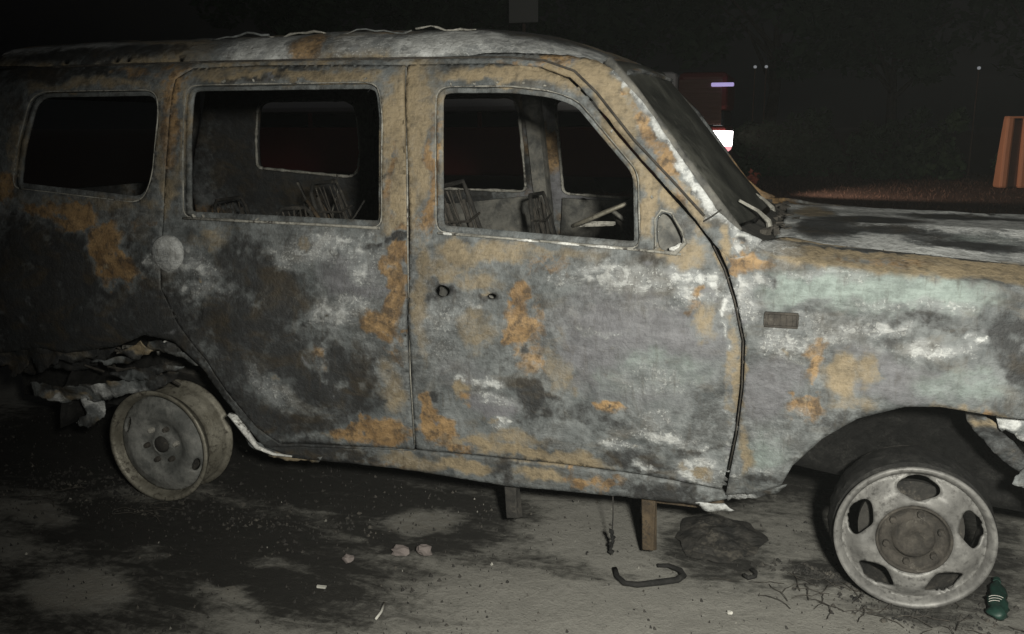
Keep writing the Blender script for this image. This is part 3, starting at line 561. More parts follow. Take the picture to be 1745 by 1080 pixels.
# far side
far_kw = dict(blobs=FAR)
panel('body_side', ring, [WIN_Q], .045, side_map(1, 0, 7), M['body'], car, FAR, .018, 11, flip=True).data.update()
panel('front_door', shrink(FRONT_DOOR, .0035), [WIN_F], .045, side_map(1, .001, 8), M['body'], car, FAR, .030, 12, flip=True)
panel('rear_door', shrink(REAR_DOOR, .0035), [WIN_R], .045, side_map(1, .001, 9), M['body'], car, FAR, .030, 13, flip=True)
panel('sill', SILL, [], .05, side_map(1, -.004, 10), M['body'], car, FAR, .02, 14, flip=True)
panel('front_fender', FENDER, [], .05, fender_map(1, 2), M['body'], car, FAR, .012, 15, flip=True)
# inner door shells of the far side, seen through the windows
def inner_map(sgn, off):
    def f(P):
        x, z = P[:, 0], P[:, 1]
        return np.stack([x, sgn * (half_width(x, z) - off - .01 * (fbm(x * 6, z * 6, 3))), z], -1)
    return f
for sg, fl_ in ((1, False), (-1, True)):
    for nm, ol in (('front_door_lining', [(1.13, .40), (2.10, .40), (2.13, .8), (2.04, 1.04), (1.19, 1.075)]), ('rear_door_lining', [(.56, .40), (1.05, .40), (1.05, 1.085), (.20, .985), (.20, .86), (.42, .58)])):
        panel(nm, ol, [smooth_poly([(ol[0][0] + .25, .55), (ol[0][0] + .5, .52), (ol[0][0] + .52, .78), (ol[0][0] + .25, .82)], 1)] if sg < 0 else [], .05, inner_map(sg, .075), M['inner'], car, [], .01, 21, flip=not fl_)

# recessed channel round each near window, and the lips of the far ones
def ring_panel(name, win, parent, grow=.004, inset=.020, off=-.020):
    outer = shrink(smooth_poly(win), -grow); inner = shrink(smooth_poly(win), inset)
    return panel(name, outer, [inner], .014, side_map(-1, off, 5), M['body'], parent, SIDE, .010, 44, smooth_holes=False)
ring_panel('window_channel', WIN_F, fd); ring_panel('window_channel', WIN_R, rd); ring_panel('window_channel', WIN_Q, bs)
def lip(win, sgn, off, r_, name, mat, parent):
    pl = resample(smooth_poly(win), .03); pl = np.concatenate([pl, pl[:1]])
    hw_ = half_width(pl[:, 0], pl[:, 1]) + off
    q = [(p[0], sgn * h_, p[1]) for p, h_ in zip(pl, hw_)]
    return MB().tube(q, [r_ * rnd.uniform(.5, 1.25) for _ in q], 5).build(name, mat, parent, smooth=True)
for win in (WIN_F, WIN_R, WIN_Q):
    lip(win, 1, -.040, .009, 'window_lip', M['ash'], car)
for win, par in ((WIN_F, fd), (WIN_R, rd), (WIN_Q, bs)):
    lip(shrink(win, .001), -1, -.001, .0028, 'window_lip', M['ash'], par)

# B and C pillars behind the door gaps, both sides
for sg in (-1, 1):
    for (xa, xb, wd) in ((1.085, 1.042, .085), (.115, 0.148, .07)):
        mb = MB(); pts = []
        for z in np.linspace(.34 if xa > 1 else .74, 1.645, 14):
            x = xa + (xb - xa) * max(0, (z - 1.0) / .645)
            pts.append((x, sg * (float(half_width(np.array([x]), np.array([z]))[0]) - .052), z))
        vs = []
        for (x, y, z) in pts:
            for dx, dy in ((-wd / 2, -.018), (-wd / 4, .0), (wd / 4, 0), (wd / 2, -.018), (wd / 2, .018), (-wd / 2, .018)):
                vs.append((x + dx, y + dy, z))
        k = 6
        fs = [(i * k + j, i * k + (j + 1) % k, (i + 1) * k + (j + 1) % k, (i + 1) * k + j) for i in range(len(pts) - 1) for j in range(k)]
        mb.add(vs, fs).build('inner_pillar', M['inner' if sg > 0 else 'rusty'], car)

# roof
def roofz(y): return np.interp(np.abs(y), [0, .35, .52, .60, .65, .675, .695], [1.776, 1.769, 1.752, 1.730, 1.704, 1.682, 1.656])
def roof_map(P):
    x, y = P[:, 0], P[:, 1]
    z = roofz(y * .695 / np.interp(x, [-.9, -.4, 1.2, 1.7], [.665, .70, .70, .68]))
    z = z - np.where(x > 1.15, .42 * (x - 1.15) ** 2 * (1.0), 0) - np.where(x < -.6, .22 * (x + .6) ** 2, 0)
    z = z + .016 * (fbm(x * 3, y * 3, 5) - .5) + .012 * (fbm(x * 9, y * 9, 6) - .5)
    return np.stack([x, y, z], -1)
RO = [(-0.75, -0.665), (-0.5, -0.696), (0.3, -0.7), (1.2, -0.7), (1.52, -0.692), (1.68, -0.676), (1.74, -0.554), (1.78, -0.277), (1.785, 0.0), (1.78, 0.277), (1.74, 0.554), (1.68, 0.676), (1.52, 0.692), (1.2, 0.7), (0.3, 0.7), (-0.5, 0.696), (-0.75, 0.665), (-0.82, 0.332), (-0.83, 0.0), (-0.82, -0.332)]
ro = panel('roof', RO, [], .025, roof_map, M['body'], car, ROOF, .012, 6)
# warped remains of the roof rail
for k, (xa, xb) in enumerate(((.18, .42), (.40, .66), (.70, .98), (1.0, 1.22))):
    pts = [(x, -.56 + .02 * k % .03, 1.752 + .008 * math.sin(x * 23 + k) + .010 * math.sin(x * 61 + 2 * k) * .4) for x in np.linspace(xa, xb, 9)]
    MB().tube(pts, [.004 + .006 * rnd.random() for _ in pts], 5, .5).build('roof_rail_remains', M['ash' if k % 2 else 'body'], car, smooth=True)
mb = MB(); mb.tube([(x, .56, 1.752 + .008 * math.sin(x * 30)) for x in np.linspace(-.3, 1.2, 40)], .011, 6, .45); mb.build('roof_rail', M['ash'], car, smooth=True)
# cross ribs under the roof
for x in (-.6, -.05, .5, 1.02, 1.5):
    MB().tube([(x, y, float(roofz(y)) - .045 - (.42 * (x - 1.15) ** 2 if x > 1.15 else 0)) for y in np.linspace(-.62, .62, 15)], .022, 8, .5).build('roof_rib', M['char'], car, smooth=True)

# drip moulding under the roof edge
mb = MB(); pts = [(x, -float(half_width(np.array([x]), np.array([z]))[0]) - .004, z) for x, z in [(-0.698, 1.645), (-0.31, 1.65), (0.272, 1.653), (0.753, 1.65), (1.139, 1.645), (1.381, 1.641), (1.506, 1.627), (1.61, 1.592), (1.688, 1.524), (1.809, 1.386), (1.934, 1.264), (2.031, 1.166)]]
mb.tube(pts, .004, 6); mb.build('drip_moulding', M['hub'], car, smooth=True)

# hood
def hood_map(P):
    x, y = P[:, 0], P[:, 1]
    z = 1.100 - .052 * np.abs(y / .74) ** 3 - np.where(x > 2.3, .055 * (x - 2.3), 0) * (.35 + .65 * np.abs(y / .74) ** 2) - np.where(x > 3.1, .5 * (x - 3.1) ** 2, 0)
    z = z + .012 * np.exp(-((np.abs(y) - .30) / .06) ** 2) + .010 * (fbm(x * 4, y * 4, 15) - .5) + .006 * (fbm(x * 13, y * 13, 17) - .5)
    return np.stack([x, y, z], -1)
HO = [(2.20, -.735), (2.36, -.740), (2.6, -.742), (2.9, -.735), (3.2, -.715), (3.40, -.68), (3.44, -.3), (3.45, 0), (3.44, .3), (3.40, .68), (3.2, .715), (2.9, .735), (2.6, .742), (2.30, .74), (2.24, .70), (2.255, .4), (2.262, 0), (2.25, -.4), (2.225, -.65)]
ho = panel('hood', HO, [], .016, hood_map, M['body'], car, HOOD, .012, 8)

# windscreen, cowl, wiper spindle
vs = []; fs = []; nu, nv = 22, 22
for j in range(nv + 1):
    t = j / nv
    for i in range(nu + 1):
        u = i / nu * 2 - 1; hwid = .675 + (.615 - .675) * t
        x = 2.105 + (1.692 - 2.105) * t + .075 * (1 - u * u) * (1 - .3 * t); z = 1.118 + (1.632 - 1.118) * t
        vs.append((x + .006 * math.sin(7 * u + 5 * t), u * hwid, z))
for j in range(nv):
    for i in range(nu): fs.append((j * (nu + 1) + i, j * (nu + 1) + i + 1, (j + 1) * (nu + 1) + i + 1, (j + 1) * (nu + 1) + i))
MB().add(vs, fs).build('windscreen', M['glass'], car, smooth=True, solid=.008)
for sg in (-1, 1):
    MB().tube([(2.12, sg * .685, 1.10), (1.938, sg * .665, 1.325), (1.777, sg * .64, 1.53), (1.688, sg * .622, 1.63)], .018, 8)  .build('windscreen_surround', M['ash' if sg > 0 else 'inner'], car, smooth=True)
mb = MB()
vs = []; fs = []
for i in range(25):
    u = -1 + 2 * i / 24; y = u * .70
    xr = 2.115 + .085 * (1 - u * u)
    for k, (dx, z) in enumerate(((0, 1.108), (.04, 1.085), (.09, 1.07), (.15 - .02 * (1 - u * u), 1.062))):
        vs.append((xr + dx, y, z + rnd.uniform(-.006, .006)))
for i in range(24):
    for k in range(3): fs.append((i * 4 + k, (i + 1) * 4 + k, (i + 1) * 4 + k + 1, i * 4 + k + 1))
MB().add(vs, fs).build('cowl', M['char'], car, solid=.006)
for y in (-.45, .05):
    MB().tube([(2.215, y, 1.07), (2.205, y - .01, 1.115), (2.17, y - .03, 1.15), (2.11, y - .06, 1.185)], [.012, .009, .006, .005], 6).build('wiper_arm', M['ash'], car)
mb = MB()
for i in range(26):
    u = rnd.uniform(-.95, .95); mb.box((2.19 + .06 * (1 - u * u) + rnd.uniform(-.03, .05), u * .68, 1.085 + rnd.uniform(0, .02)), (rnd.uniform(.01, .04), rnd.uniform(.01, .05), rnd.uniform(.006, .02)), Matrix.Rotation(rnd.uniform(0, 3), 3, 'Z'), jit=.004)
tag(mb.build('cowl_debris', M['hub'], car), kind='stuff')

# tailgate, firewall, floor, front panel, rear panel
def back_map(P):
    y, z = P[:, 0], P[:, 1]
    x = np.interp(z, [.4, .8, 1.1, 1.6, 1.75], [-.985, -1.0, -.99, -.82, -.74]) - .03 * (1 - (y / .8) ** 2)
    return np.stack([x, y, z], -1)
panel('tailgate', [(-.76, .50), (.76, .50), (.80, .85), (.76, 1.1), (.74, 1.5), (.67, 1.66), (0, 1.73), (-.67, 1.66), (-.74, 1.5), (-.76, 1.1), (-.80, .85)], [[(-.62, 1.14), (.62, 1.14), (.53, 1.55), (-.53, 1.55)]], .05, back_map, M['body'], car, FAR, .02, 33, flip=True)
def flat(m, c, s): m.box(c, s, jit=.004)
mb = MB(); vs = []; fs = []
nx_, ny_ = 30, 14
for j in range(ny_ + 1):
    for i in range(nx_ + 1):
        x = -.97 + 3.08 * i / nx_; y = -.80 + 1.6 * j / ny_
        z = .335 + (.06 if abs(y) < .16 else 0) + (.16 if x < .38 else 0) + rnd.uniform(-.01, .01)
        if abs(y) > .5 and x < .45 and x > -.45: z = .66
        vs.append((x, y, z))
for j in range(ny_):
    for i in range(nx_): fs.append((j * (nx_ + 1) + i, j * (nx_ + 1) + i + 1, (j + 1) * (nx_ + 1) + i + 1, (j + 1) * (nx_ + 1) + i))
MB().add(vs, fs).build('floor_pan', M['char'], car, solid=.008)
mb = MB(); flat(mb, (2.13, 0, .72), (.03, 1.50, .72)); mb.build('firewall', M['char'], car, bevel=.005)
mb = MB(); flat(mb, (3.36, 0, .66), (.05, 1.42, .10)); flat(mb, (3.34, 0, .96), (.05, 1.36, .06)); flat(mb, (3.35, -.62, .81), (.05, .07, .26)); flat(mb, (3.35, .62, .81), (.05, .07, .26)); mb.build('radiator_support', M['rusty'], car, bevel=.006)
mb = MB(); flat(mb, (2.68, .05, .66), (.62, .50, .42)); flat(mb, (2.68, .05, .91), (.50, .30, .09)); flat(mb, (2.98, .05, .70), (.05, .34, .30)); mb.build('engine_block', M['char'], car, bevel=.02)
# wheel wells
for cx, sgn in ((2.68, -1), (2.68, 1), (0.0, -1), (0.0, 1)):
    r = .445 if cx > 1 else .50; vs = []; fs = []
    zc = .24 if cx > 1 else .20
    a0, a1 = (-5, 172) if cx > 1 else (8, 176)
    for i in range(25):
        q = R(a0 + (a1 - a0) * i / 24)
        for j, yv in enumerate((.845 if cx > 1 else .80, .72, .58, .50)):
            vs.append((cx + r * math.cos(q), sgn * yv, zc + (r - .012 * (j == 0)) * math.sin(q)))
    for i in range(24):
        for j in range(3): fs.append((i * 4 + j, (i + 1) * 4 + j, (i + 1) * 4 + j + 1, i * 4 + j + 1))
    cidx = len(vs); vs.append((cx, sgn * .50, zc))
    for i in range(24): fs.append((i * 4 + 3, (i + 1) * 4 + 3, cidx))
    MB().add(vs, fs).build('wheel_well', M['rubber'], car, smooth=True, solid=.006)

# chassis
for sg in (-1, 1):
    MB().tube([(-.95, sg * .50, .42), (-.4, sg * .50, .46), (.35, sg * .50, .40), (.6, sg * .48, .27), (2.0, sg * .46, .27), (2.4, sg * .42, .38), (3.3, sg * .42, .45)], .055, 4, 1.2).build('chassis_rail', M['char'], car)
for x in (.75, 1.35, 1.95): MB().box((x, 0, .26), (.07, .92, .06)).build('crossmember', M['char'], car, bevel=.006)
MB().tube([(0, -.72, .222), (0, -.12, .222), (0, -.10, .222), (0, .10, .222), (0, .12, .222), (0, .72, .222)], [.04, .045, .11, .11, .045, .04], 14).build('rear_axle', M['char'], car, smooth=True)
MB().tube([(2.68, -.70, .232), (2.66, -.3, .27), (2.66, .3, .27), (2.68, .70, .232)], .035, 8).build('front_axle', M['char'], car, smooth=True)
MB().box((.15, .1, .33), (.55, .60, .14), jit=.02).build('fuel_tank', M['char'], car, bevel=.03)
MB().tube([(2.2, .2, .25), (1.3, .22, .23), (.6, .25, .24), (.2, .45, .30), (-.7, .5, .33)], .03, 8).build('exhaust_pipe', M['rusty'], car, smooth=True)

# ------------------------------------------------------------------ wheels
def disc_panel(name, holes, prof, cx, cy, cz, rmax, mat, parent, sgn, sp=.012, thick=.012, spoke=0.0):
    O = [(rmax * math.cos(2 * math.pi * i / 72), rmax * math.sin(2 * math.pi * i / 72)) for i in range(72)]
    pr = np.array(prof)
    def mp(P):
        r = np.sqrt((P ** 2).sum(1)); y = np.interp(r, pr[:, 0], pr[:, 1]) + spoke * np.cos(5 * (np.arctan2(P[:, 1], P[:, 0]) - math.radians(54))) * np.exp(-((r - .155) / .035) ** 2)
        return np.stack([cx + P[:, 0], cy + sgn * y, cz + P[:, 1]], -1)
    return panel(name, O, holes, sp, mp, mat, parent, [], thick, 3, flip=sgn > 0)

def alloy_wheel(cx, sgn, zc=.226, turn=0.0):
    yo = sgn * .84
    holes = []
    for k in range(5):
        a = R(90 + 72 * k + turn); h = []
        for t in range(20):
            q = 2 * math.pi * t / 20
            rr = .158 + .036 * math.sin(q) * (1 - .12 * abs(math.cos(q))); da = .41 * math.cos(q) * (.86 + .24 * math.sin(q))
            h.append((rr * math.cos(a + da), rr * math.sin(a + da)))
        holes.append(h)
    prof = [(0, -.016), (.05, -.014), (.096, -.010), (.104, .014), (.114, .022), (.150, .016), (.186, -.004), (.196, -.014), (.206, -.004), (.222, .012)]
    wl = disc_panel('wheel', holes, prof, cx, yo, zc, .203, M['alloy'], car, sgn, .008, .010, .010)
    wl['label'] = 'five-hole light alloy wheel with smoke-stained hub'
    MB().lathe([(.196, -sgn * .030), (.200, -sgn * .004), (.207, sgn * .006), (.214, sgn * .015), (.2235, sgn * .014), (.2245, sgn * .004), (.218, -sgn * .006), (.206, -sgn * .012), (.200, -sgn * .035)], (cx, yo, zc), 'y', 72).build('rim_flange', M['alloy'], wl, smooth=True)
    MB().lathe([(.195, -sgn * .028), (.197, -sgn * .06), (.186, -sgn * .10), (.197, -sgn * .15), (.220, -sgn * .185), (.220, -sgn * .192)], (cx, yo, zc), 'y', 72).build('barrel', M['char'], wl, smooth=True)
    s = sgn
    MB().lathe([(.105, s * .010), (.106, s * .019), (.101, s * .023), (.097, s * .014), (.092, -s * .004), (.062, -s * .006), (.058, s * .010), (.050, s * .018), (.030, s * .021), (.026, s * .015), (.0005, s * .015)], (cx, yo, zc), 'y', 48).build('hub_cap', M['hub'], wl, smooth=True)
    for k in range(6):
        q = R(60 * k + 20); MB().lathe([(.0005, s * .010), (.009, s * .010), (.010, s * .006), (.010, -s * .012)], (cx + .078 * math.cos(q), yo, zc + .078 * math.sin(q)), 'y', 8).build('wheel_nut', M['hub'], wl)
    MB().lathe([(.02, 0), (.15, 0), (.15, -s * .02), (.02, -s * .02)], (cx, yo - s * .07, zc), 'y', 40).build('brake_disc', M['char'], wl)
    # burnt carcass of the tyre, sunk round the rim
    vs = []; fs = []; pr_ = [(.205, -.020), (.2245, -.030), (.231, -.050), (.235, -.085), (.234, -.13), (.229, -.165), (.215, -.185)]
    for i, (rr, hh) in enumerate(pr_):
        for j in range(64):
            q = 2 * math.pi * j / 64; k = .35 + .65 * min(1, max(0, (math.sin(q) + .9) / .5))
            r_ = .224 + (rr - .224) * k * (1 + .25 * math.sin(5 * q + i) * .6) + rnd.uniform(-.003, .003) if rr > .224 else rr
            vs.append((cx + r_ * math.cos(q), yo + s * hh, zc + max(-zc + .002, r_ * math.sin(q))))
    for i in range(len(pr_) - 1):
        for j in range(64): fs.append((i * 64 + j, i * 64 + (j + 1) % 64, (i + 1) * 64 + (j + 1) % 64, (i + 1) * 64 + j))
    MB().add(vs, fs).build('tyre_remains', M['rubber'], wl)
    return wl
alloy_wheel(2.68, -1); alloy_wheel(2.68, 1, turn=20)

def steel_wheel(cx, sgn, zc=.222):
    yo = sgn * .84; s = sgn; holes = []
    for k in range(10):
        a = R(-24 + 36 * k); h = []
        if k % 5: continue
        for t in range(12):
            q = 2 * math.pi * t / 12; rr = .165 + .014 * math.sin(q); da = .19 * math.cos(q)
            h.append((rr * math.cos(a + da), rr * math.sin(a + da)))
        holes.append(h)
    ch = [(.036 * math.cos(2 * math.pi * i / 18), .036 * math.sin(2 * math.pi * i / 18)) for i in range(18)]
    prof = [(0, -.028), (.036, -.022), (.060, -.034), (.085, -.032), (.110, -.016), (.145, -.014), (.170, -.026), (.196, -.040)]
    wl = disc_panel('wheel', holes + [ch], prof, cx, yo, zc, .194, M['steelwheel'], car, s)
    wl['label'] = 'bare burnt steel wheel without tyre'
    MB().lathe([(.190, -s * .045), (.198, -s * .030), (.202, -s * .006), (.210, s * .002), (.2215, s * .001), (.223, -s * .006), (.212, -s * .012), (.205, -s * .020), (.201, -s * .045), (.176, -s * .060), (.176, -s * .095), (.200, -s * .112), (.203, -s * .145), (.208, -s * .155), (.222, -s * .162), (.222, -s * .170), (.205, -s * .170)],
               (cx, yo, zc), 'y', 72).build('barrel', M['barrel'], wl, smooth=True)
    MB().lathe([(.0005, -s * .012), (.022, -s * .014), (.032, -s * .022), (.034, -s * .05)], (cx, yo, zc), 'y', 20).build('hub_cap', M['char'], wl, smooth=True)
    for k in range(6):
        q = R(60 * k + 8); MB().lathe([(.0005, -s * .012), (.009, -s * .013), (.011, -s * .02), (.011, -s * .04)], (cx + .068 * math.cos(q), yo, zc + .068 * math.sin(q)), 'y', 7).build('wheel_nut', M['ash' if k in (0, 2) else 'hub'], wl)
    MB().lathe([(.02, -s * .08), (.150, -s * .08), (.155, -s * .15), (.03, -s * .17)], (cx, yo, zc), 'y', 36).build('brake_drum', M['char'], wl)
    return wl
steel_wheel(0.0, -1); steel_wheel(0.0, 1)

# ------------------------------------------------------------------ inside
def seat(cx, cy, name, w=.46, back=.585, lean=-.20):
    mb = MB(); z0 = .62
    h = w / 2
    J = lambda a=.012: rnd.uniform(-a, a)
    arch = [(cx - .02, cy - h * .80, z0 - .05), (cx + lean * .5 + J(), cy - h * .78, z0 + back * .5), (cx + lean * .93 + J(), cy - h * .66, z0 + back * .93), (cx + lean + J(), cy - h * .52, z0 + back + J()),
            (cx + lean + J(), cy + h * .50, z0 + back + J(.02)), (cx + lean * .93 + J(), cy + h * .64, z0 + back * .92), (cx + lean * .5 + J(), cy + h * .78, z0 + back * .5), (cx - .02, cy + h * .80, z0 - .05)]
    st = mb.tube(arch, .009, 8).build(name, M['char'], car, smooth=True)
    for k in range(7):
        yy_ = cy + h * (-.6 + .2 * k) + J(); MB().tube([(cx + lean * .98, yy_, z0 + back * .97), (cx + lean * .5 + J(.03), yy_ + J(.02), z0 + back * .5), (cx + J(.03), yy_ + J(.02), z0)], .0035, 5).build('back_wire', M['hub'], st)
    for k in range(4):
        t = .2 + .2 * k; zz = z0 + back * t
        MB().tube([(cx + lean * t * .9, cy - h * .76, zz), (cx + lean * t * .9 + .02, cy, zz - .015), (cx + lean * t * .9, cy + h * .76, zz)], .005, 6).build('cross_wire', M['hub'], st)
    for s in (-1, 1):
        MB().tube([(cx + lean * .9, cy + s * .09, z0 + back * .9), (cx, cy + s * .06, z0)], .009, 6).build('back_strut', M['hub'], st)
        MB().tube([(cx - .03, cy + s * h * .75, .36), (cx - .02, cy + s * h * .75, .56), (cx + .40, cy + s * h * .72, .58), (cx + .42, cy + s * h * .72, .36)], .016, 8).build('seat_rail', M['char'], st)
    for k in range(6):
        x = cx + .04 + k * .06; MB().tube([(x, cy - h * .72, .575), (x, cy, .56), (x, cy + h * .72, .575)], .005, 6).build('seat_spring', M['rusty'], st)
    return st
seat(1.24, -.37, 'front_seat_frame'); seat(1.27, .37, 'front_seat_frame', .44, .50, -.10)
for cy, bk, ln in ((-.42, .50, -.10), (.02, .56, -.20), (.42, .46, -.05)): seat(.50 + .05 * ln, cy, 'rear_seat_frame', .40, bk, ln)
for cy in (-.40, .36): seat(-.32, cy, 'jump_seat_frame', .40, .44, -.12)
# hanging wires and torn trim inside the rear compartment
for i in range(34):
    x = rnd.uniform(-.5, 1.0); y = rnd.uniform(-.6, .55); z = rnd.uniform(.85, 1.19); P_ = [Vector((x, y, rnd.uniform(.6, .8)))]
    for k in range(5): P_.append(P_[-1] + Vector((rnd.uniform(-.07, .07), rnd.uniform(-.05, .05), (z - .7) / 5)))
    MB().tube(P_, rnd.uniform(.003, .009), 5).build('loose_wire', M[rnd.choice(('ash', 'hub', 'char', 'char', 'oldrust'))], car, smooth=True)
hp = []; hf = []
for j in range(19):
    for i in range(33):
        x = -.85 + i * .055; y = -.72 + j * .08
        hp.append((x, y, .56 + .42 * float(fbm(np.array([x * 3.5]), np.array([y * 3.5]), 8)[0]) * (1 - .5 * (x > .75)) + rnd.uniform(-.03, .03)))
for j in range(18):
    for i in range(32): hf.append((j * 33 + i, j * 33 + i + 1, (j + 1) * 33 + i + 1, (j + 1) * 33 + i))
tag(MB().add(hp, hf).build('charred_heap', M['char'], car), kind='stuff')
# dashboard frame, steering wheel
MB().tube([(1.98, -.72, .93), (1.97, -.3, .95), (1.97, .3, .95), (1.98, .72, .93)], .03, 10).build('dashboard_beam', M['inner'], car, smooth=True)
for y in (-.55, -.15, .2, .6): MB().tube([(1.97, y, .94), (2.02, y, 1.03), (2.10, y, 1.05)], .012, 6).build('dashboard_bracket', M['hub'], car)
sw = Vector((1.70, -.40, 1.15)); tilt = Matrix.Rotation(R(-24), 3, 'Y')
mb = MB(); pts = []
for i in range(41):
    q = 2 * math.pi * i / 40; p = sw + tilt @ Vector((.185 * math.cos(q), .185 * math.sin(q), 0)); pts.append(p)
st = mb.tube(pts, .0075, 8).build('steering_wheel', M['barrel'], car, smooth=True)
for q in (R(15), R(165), R(270), R(200)):
    MB().tube([sw + tilt @ Vector((.18 * math.cos(q), .18 * math.sin(q), 0)), sw + tilt @ Vector((.05 * math.cos(q), .05 * math.sin(q), -.05))], .007, 6).build('spoke', M['ash'], st)
MB().tube([sw + tilt @ Vector((0, 0, -.03)), sw + tilt @ Vector((0, 0, -.10)), (1.96, -.38, .90), (2.10, -.38, .78)], [.04, .028, .022, .02], 10).build('steering_column', M['hub'], st, smooth=True)

# window sill strips with pale ash and highlights put into their colour
def strip(pts, r, name, mat, parent, flat=1.0, off=.004):
    q = []
    for (x, z) in pts: q.append((x, -float(half_width(np.array([x]), np.array([z]))[0]) - off, z))
    return MB().tube(q, r, 6, flat).build(name, mat, parent, smooth=True)
strip([(1.19, 1.089), (1.40, 1.081), (1.62, 1.072), (1.846, 1.060), (1.97, 1.052)], .004, 'window_seal_glint', M['ash'], fd)
for a, b_ in ((1.45, 1.53), (1.57, 1.66), (1.68, 1.79), (1.20, 1.25)): strip([(a, 1.089 - (a - 1.19) * .044), (a * .5 + b_ * .5, 1.0895 - ((a + b_) / 2 - 1.19) * .044), (b_, 1.089 - (b_ - 1.19) * .044)], [.003, .0055, .003], 'window_seal_glint', M['palestrip'], fd)  # short pale pieces stand for glints on the sill
strip([(.22, 1.110), (.5, 1.106), (.75, 1.103), (.985, 1.098)], .005, 'window_seal_glint', M['ash'], rd)
strip([(1.893, 1.064), (1.886, 1.151), (1.904, 1.179), (1.934, 1.172), (1.967, 1.119), (1.981, 1.086), (1.953, 1.054), (1.92, 1.056)], [.004, .003, .004, .003, .004, .006, .008, .006], 'mirror_mount', M['ash'], fd)
panel('mirror_plate', [(1.875, 1.045), (1.99, 1.045), (1.966, 1.141), (1.932, 1.187), (1.887, 1.176)], [], .02, side_map(-1, -.045, 6), M['inner'], fd, [], .006, 46)
strip([(1.935, 1.066), (1.955, 1.068), (1.968, 1.085)], [.006, .010, .004], 'mirror_mount', M['palestrip'], fd)
strip([(2.029, 1.149), (2.051, 1.163), (2.079, 1.185)], .0028, 'seam', M['char'], bs, off=.002)
strip([(1.09, 0.36), (1.0955, 0.62), (1.09, 1.03), (1.074, 1.264), (1.039, 1.614)], .003, 'door_edge', M['ash'], fd, off=.001)
strip([(2.062, 1.08), (2.10, 1.012), (2.132, .925), (2.164, .808), (2.166, .665), (2.156, .515), (2.139, .391)], .0025, 'door_edge', M['hub'], fd, off=.001)
for x, z in [(1.21, 1.542), (1.288, 1.545), (1.366, 1.547), (1.453, 1.543), (1.521, 1.535), (1.598, 1.516), (1.873, 1.202), (1.741, 1.396)]:
    y = -float(half_width(np.array([x]), np.array([z + .012]))[0])
    MB().box((x, y - .003, z + .014), (.009, .006, .006), Matrix.Rotation(rnd.uniform(0, 3), 3, 'Y'), jit=.002).build('clip', M['ash'], fd)
for x, z in [(0.358, 1.574), (0.474, 1.576), (0.552, 1.575), (0.649, 1.576), (0.901, 1.573), (0.303, 1.112), (0.263, 1.113), (0.522, 1.108)]:
    y = -float(half_width(np.array([x]), np.array([z + .012]))[0])
    MB().box((x, y - .003, z + .006), (.012, .006, .006), Matrix.Rotation(rnd.uniform(0, 3), 3, 'Y'), jit=.002).build('clip', M['ash'], rd)

# ------------------------------------------------------------------ torn metal round the rear wheel, below sill, ahead of front wheel
def rag_strip(pts, wd, name, mat, seed, parent=car, thick=.003):
    r = random.Random(seed); vs = []; fs = []; P = []
    for a, b_ in zip(pts[:-1], pts[1:]):
        for t in range(10): P.append(Vector(a).lerp(Vector(b_), t / 10))
    P.append(Vector(pts[-1])); N = len(P); ph = r.uniform(0, 6)
    for i, p in enumerate(P):
        u = i / (N - 1); ww = wd * (.25 + .75 * math.sin(math.pi * min(1, max(0, u))) ** .6) * (1 + .30 * math.sin(u * 7 + ph) + r.uniform(-.18, .18))
        curl = .012 * math.sin(u * 5 + ph)
        for k in range(5):
            q = k / 4 - .5
            vs.append((p.x + r.uniform(-.004, .004) + q * .02, p.y - (.024 + curl) * math.cos(q * 3.6) + r.uniform(-.003, .003), p.z + q * ww + .004 * math.sin(u * 13 + ph * 2) + r.uniform(-.002, .002)))
    for i in range(N - 1):
        for k in range(4): fs.append((i * 5 + k, (i + 1) * 5 + k, (i + 1) * 5 + k + 1, i * 5 + k + 1))
    return MB().add(vs, fs).build(name, mat, parent, solid=thick, smooth=True)
def torn(outline, name, off, seed, blobs, rag=.016, sgn=-1, curl=.035):
    def f(P):
        x, z = P[:, 0], P[:, 1]
        y = half_width(x, z) + off + curl * 2 * (fbm(x * 11, z * 11, seed) - .5) + .012 * (fbm(x * 40, z * 40, seed + 2) - .5)
        return np.stack([x, sgn * y, z + .010 * (fbm(x * 30, z * 9, seed + 4) - .5)], -1)
    return panel(name, outline, [], .012, f, M['body'], car, blobs, .004, seed, rag)
ASHY = [(x, z, .09, .03, rnd.uniform(-30, 30), rnd.choice((PALE, TAN, SOOT, SOOT, SOOT)), .85) for x, z in [(rnd.uniform(-.65, .2), rnd.uniform(.25, .7)) for _ in range(46)]] + \
       [(x, z, .06, .03, rnd.uniform(-30, 30), rnd.choice((PALE, TAN, RUST, SOOT)), .8) for x, z in [(rnd.uniform(2.7, 3.3), rnd.uniform(.3, .7)) for _ in range(30)]]
torn([(-.97, .62), (-.8, .60), (-.6, .61), (-.45, .64), (-.3, .63), (-.15, .66), (-.2, .58), (-.28, .54), (-.36, .57), (-.44, .50), (-.52, .55), (-.6, .47), (-.7, .53), (-.78, .42), (-.86, .50), (-.97, .38)], 'torn_metal', -.012, 68, [(-.5, .55, .8, .4, 0, SOOT, .95), (-.3, .6, .1, .03, 0, TAN, .5)], .03, curl=.03)
MB().box((-.55, -.55, .50), (.75, .03, .46), jit=.02).build('inner_side_panel', M['rubber'], car)
MB().box((-.55, .55, .50), (.75, .03, .46), jit=.02).build('inner_side_panel', M['rubber'], car)
torn([(-.60, .42), (-.45, .425), (-.30, .44), (-.1, .49), (.12, .53), (.10, .49), (-.02, .44), (-.2, .395), (-.3, .36), (-.5, .355), (-.60, .375)], 'bumper_bracket', -.06, 61, ASHY)
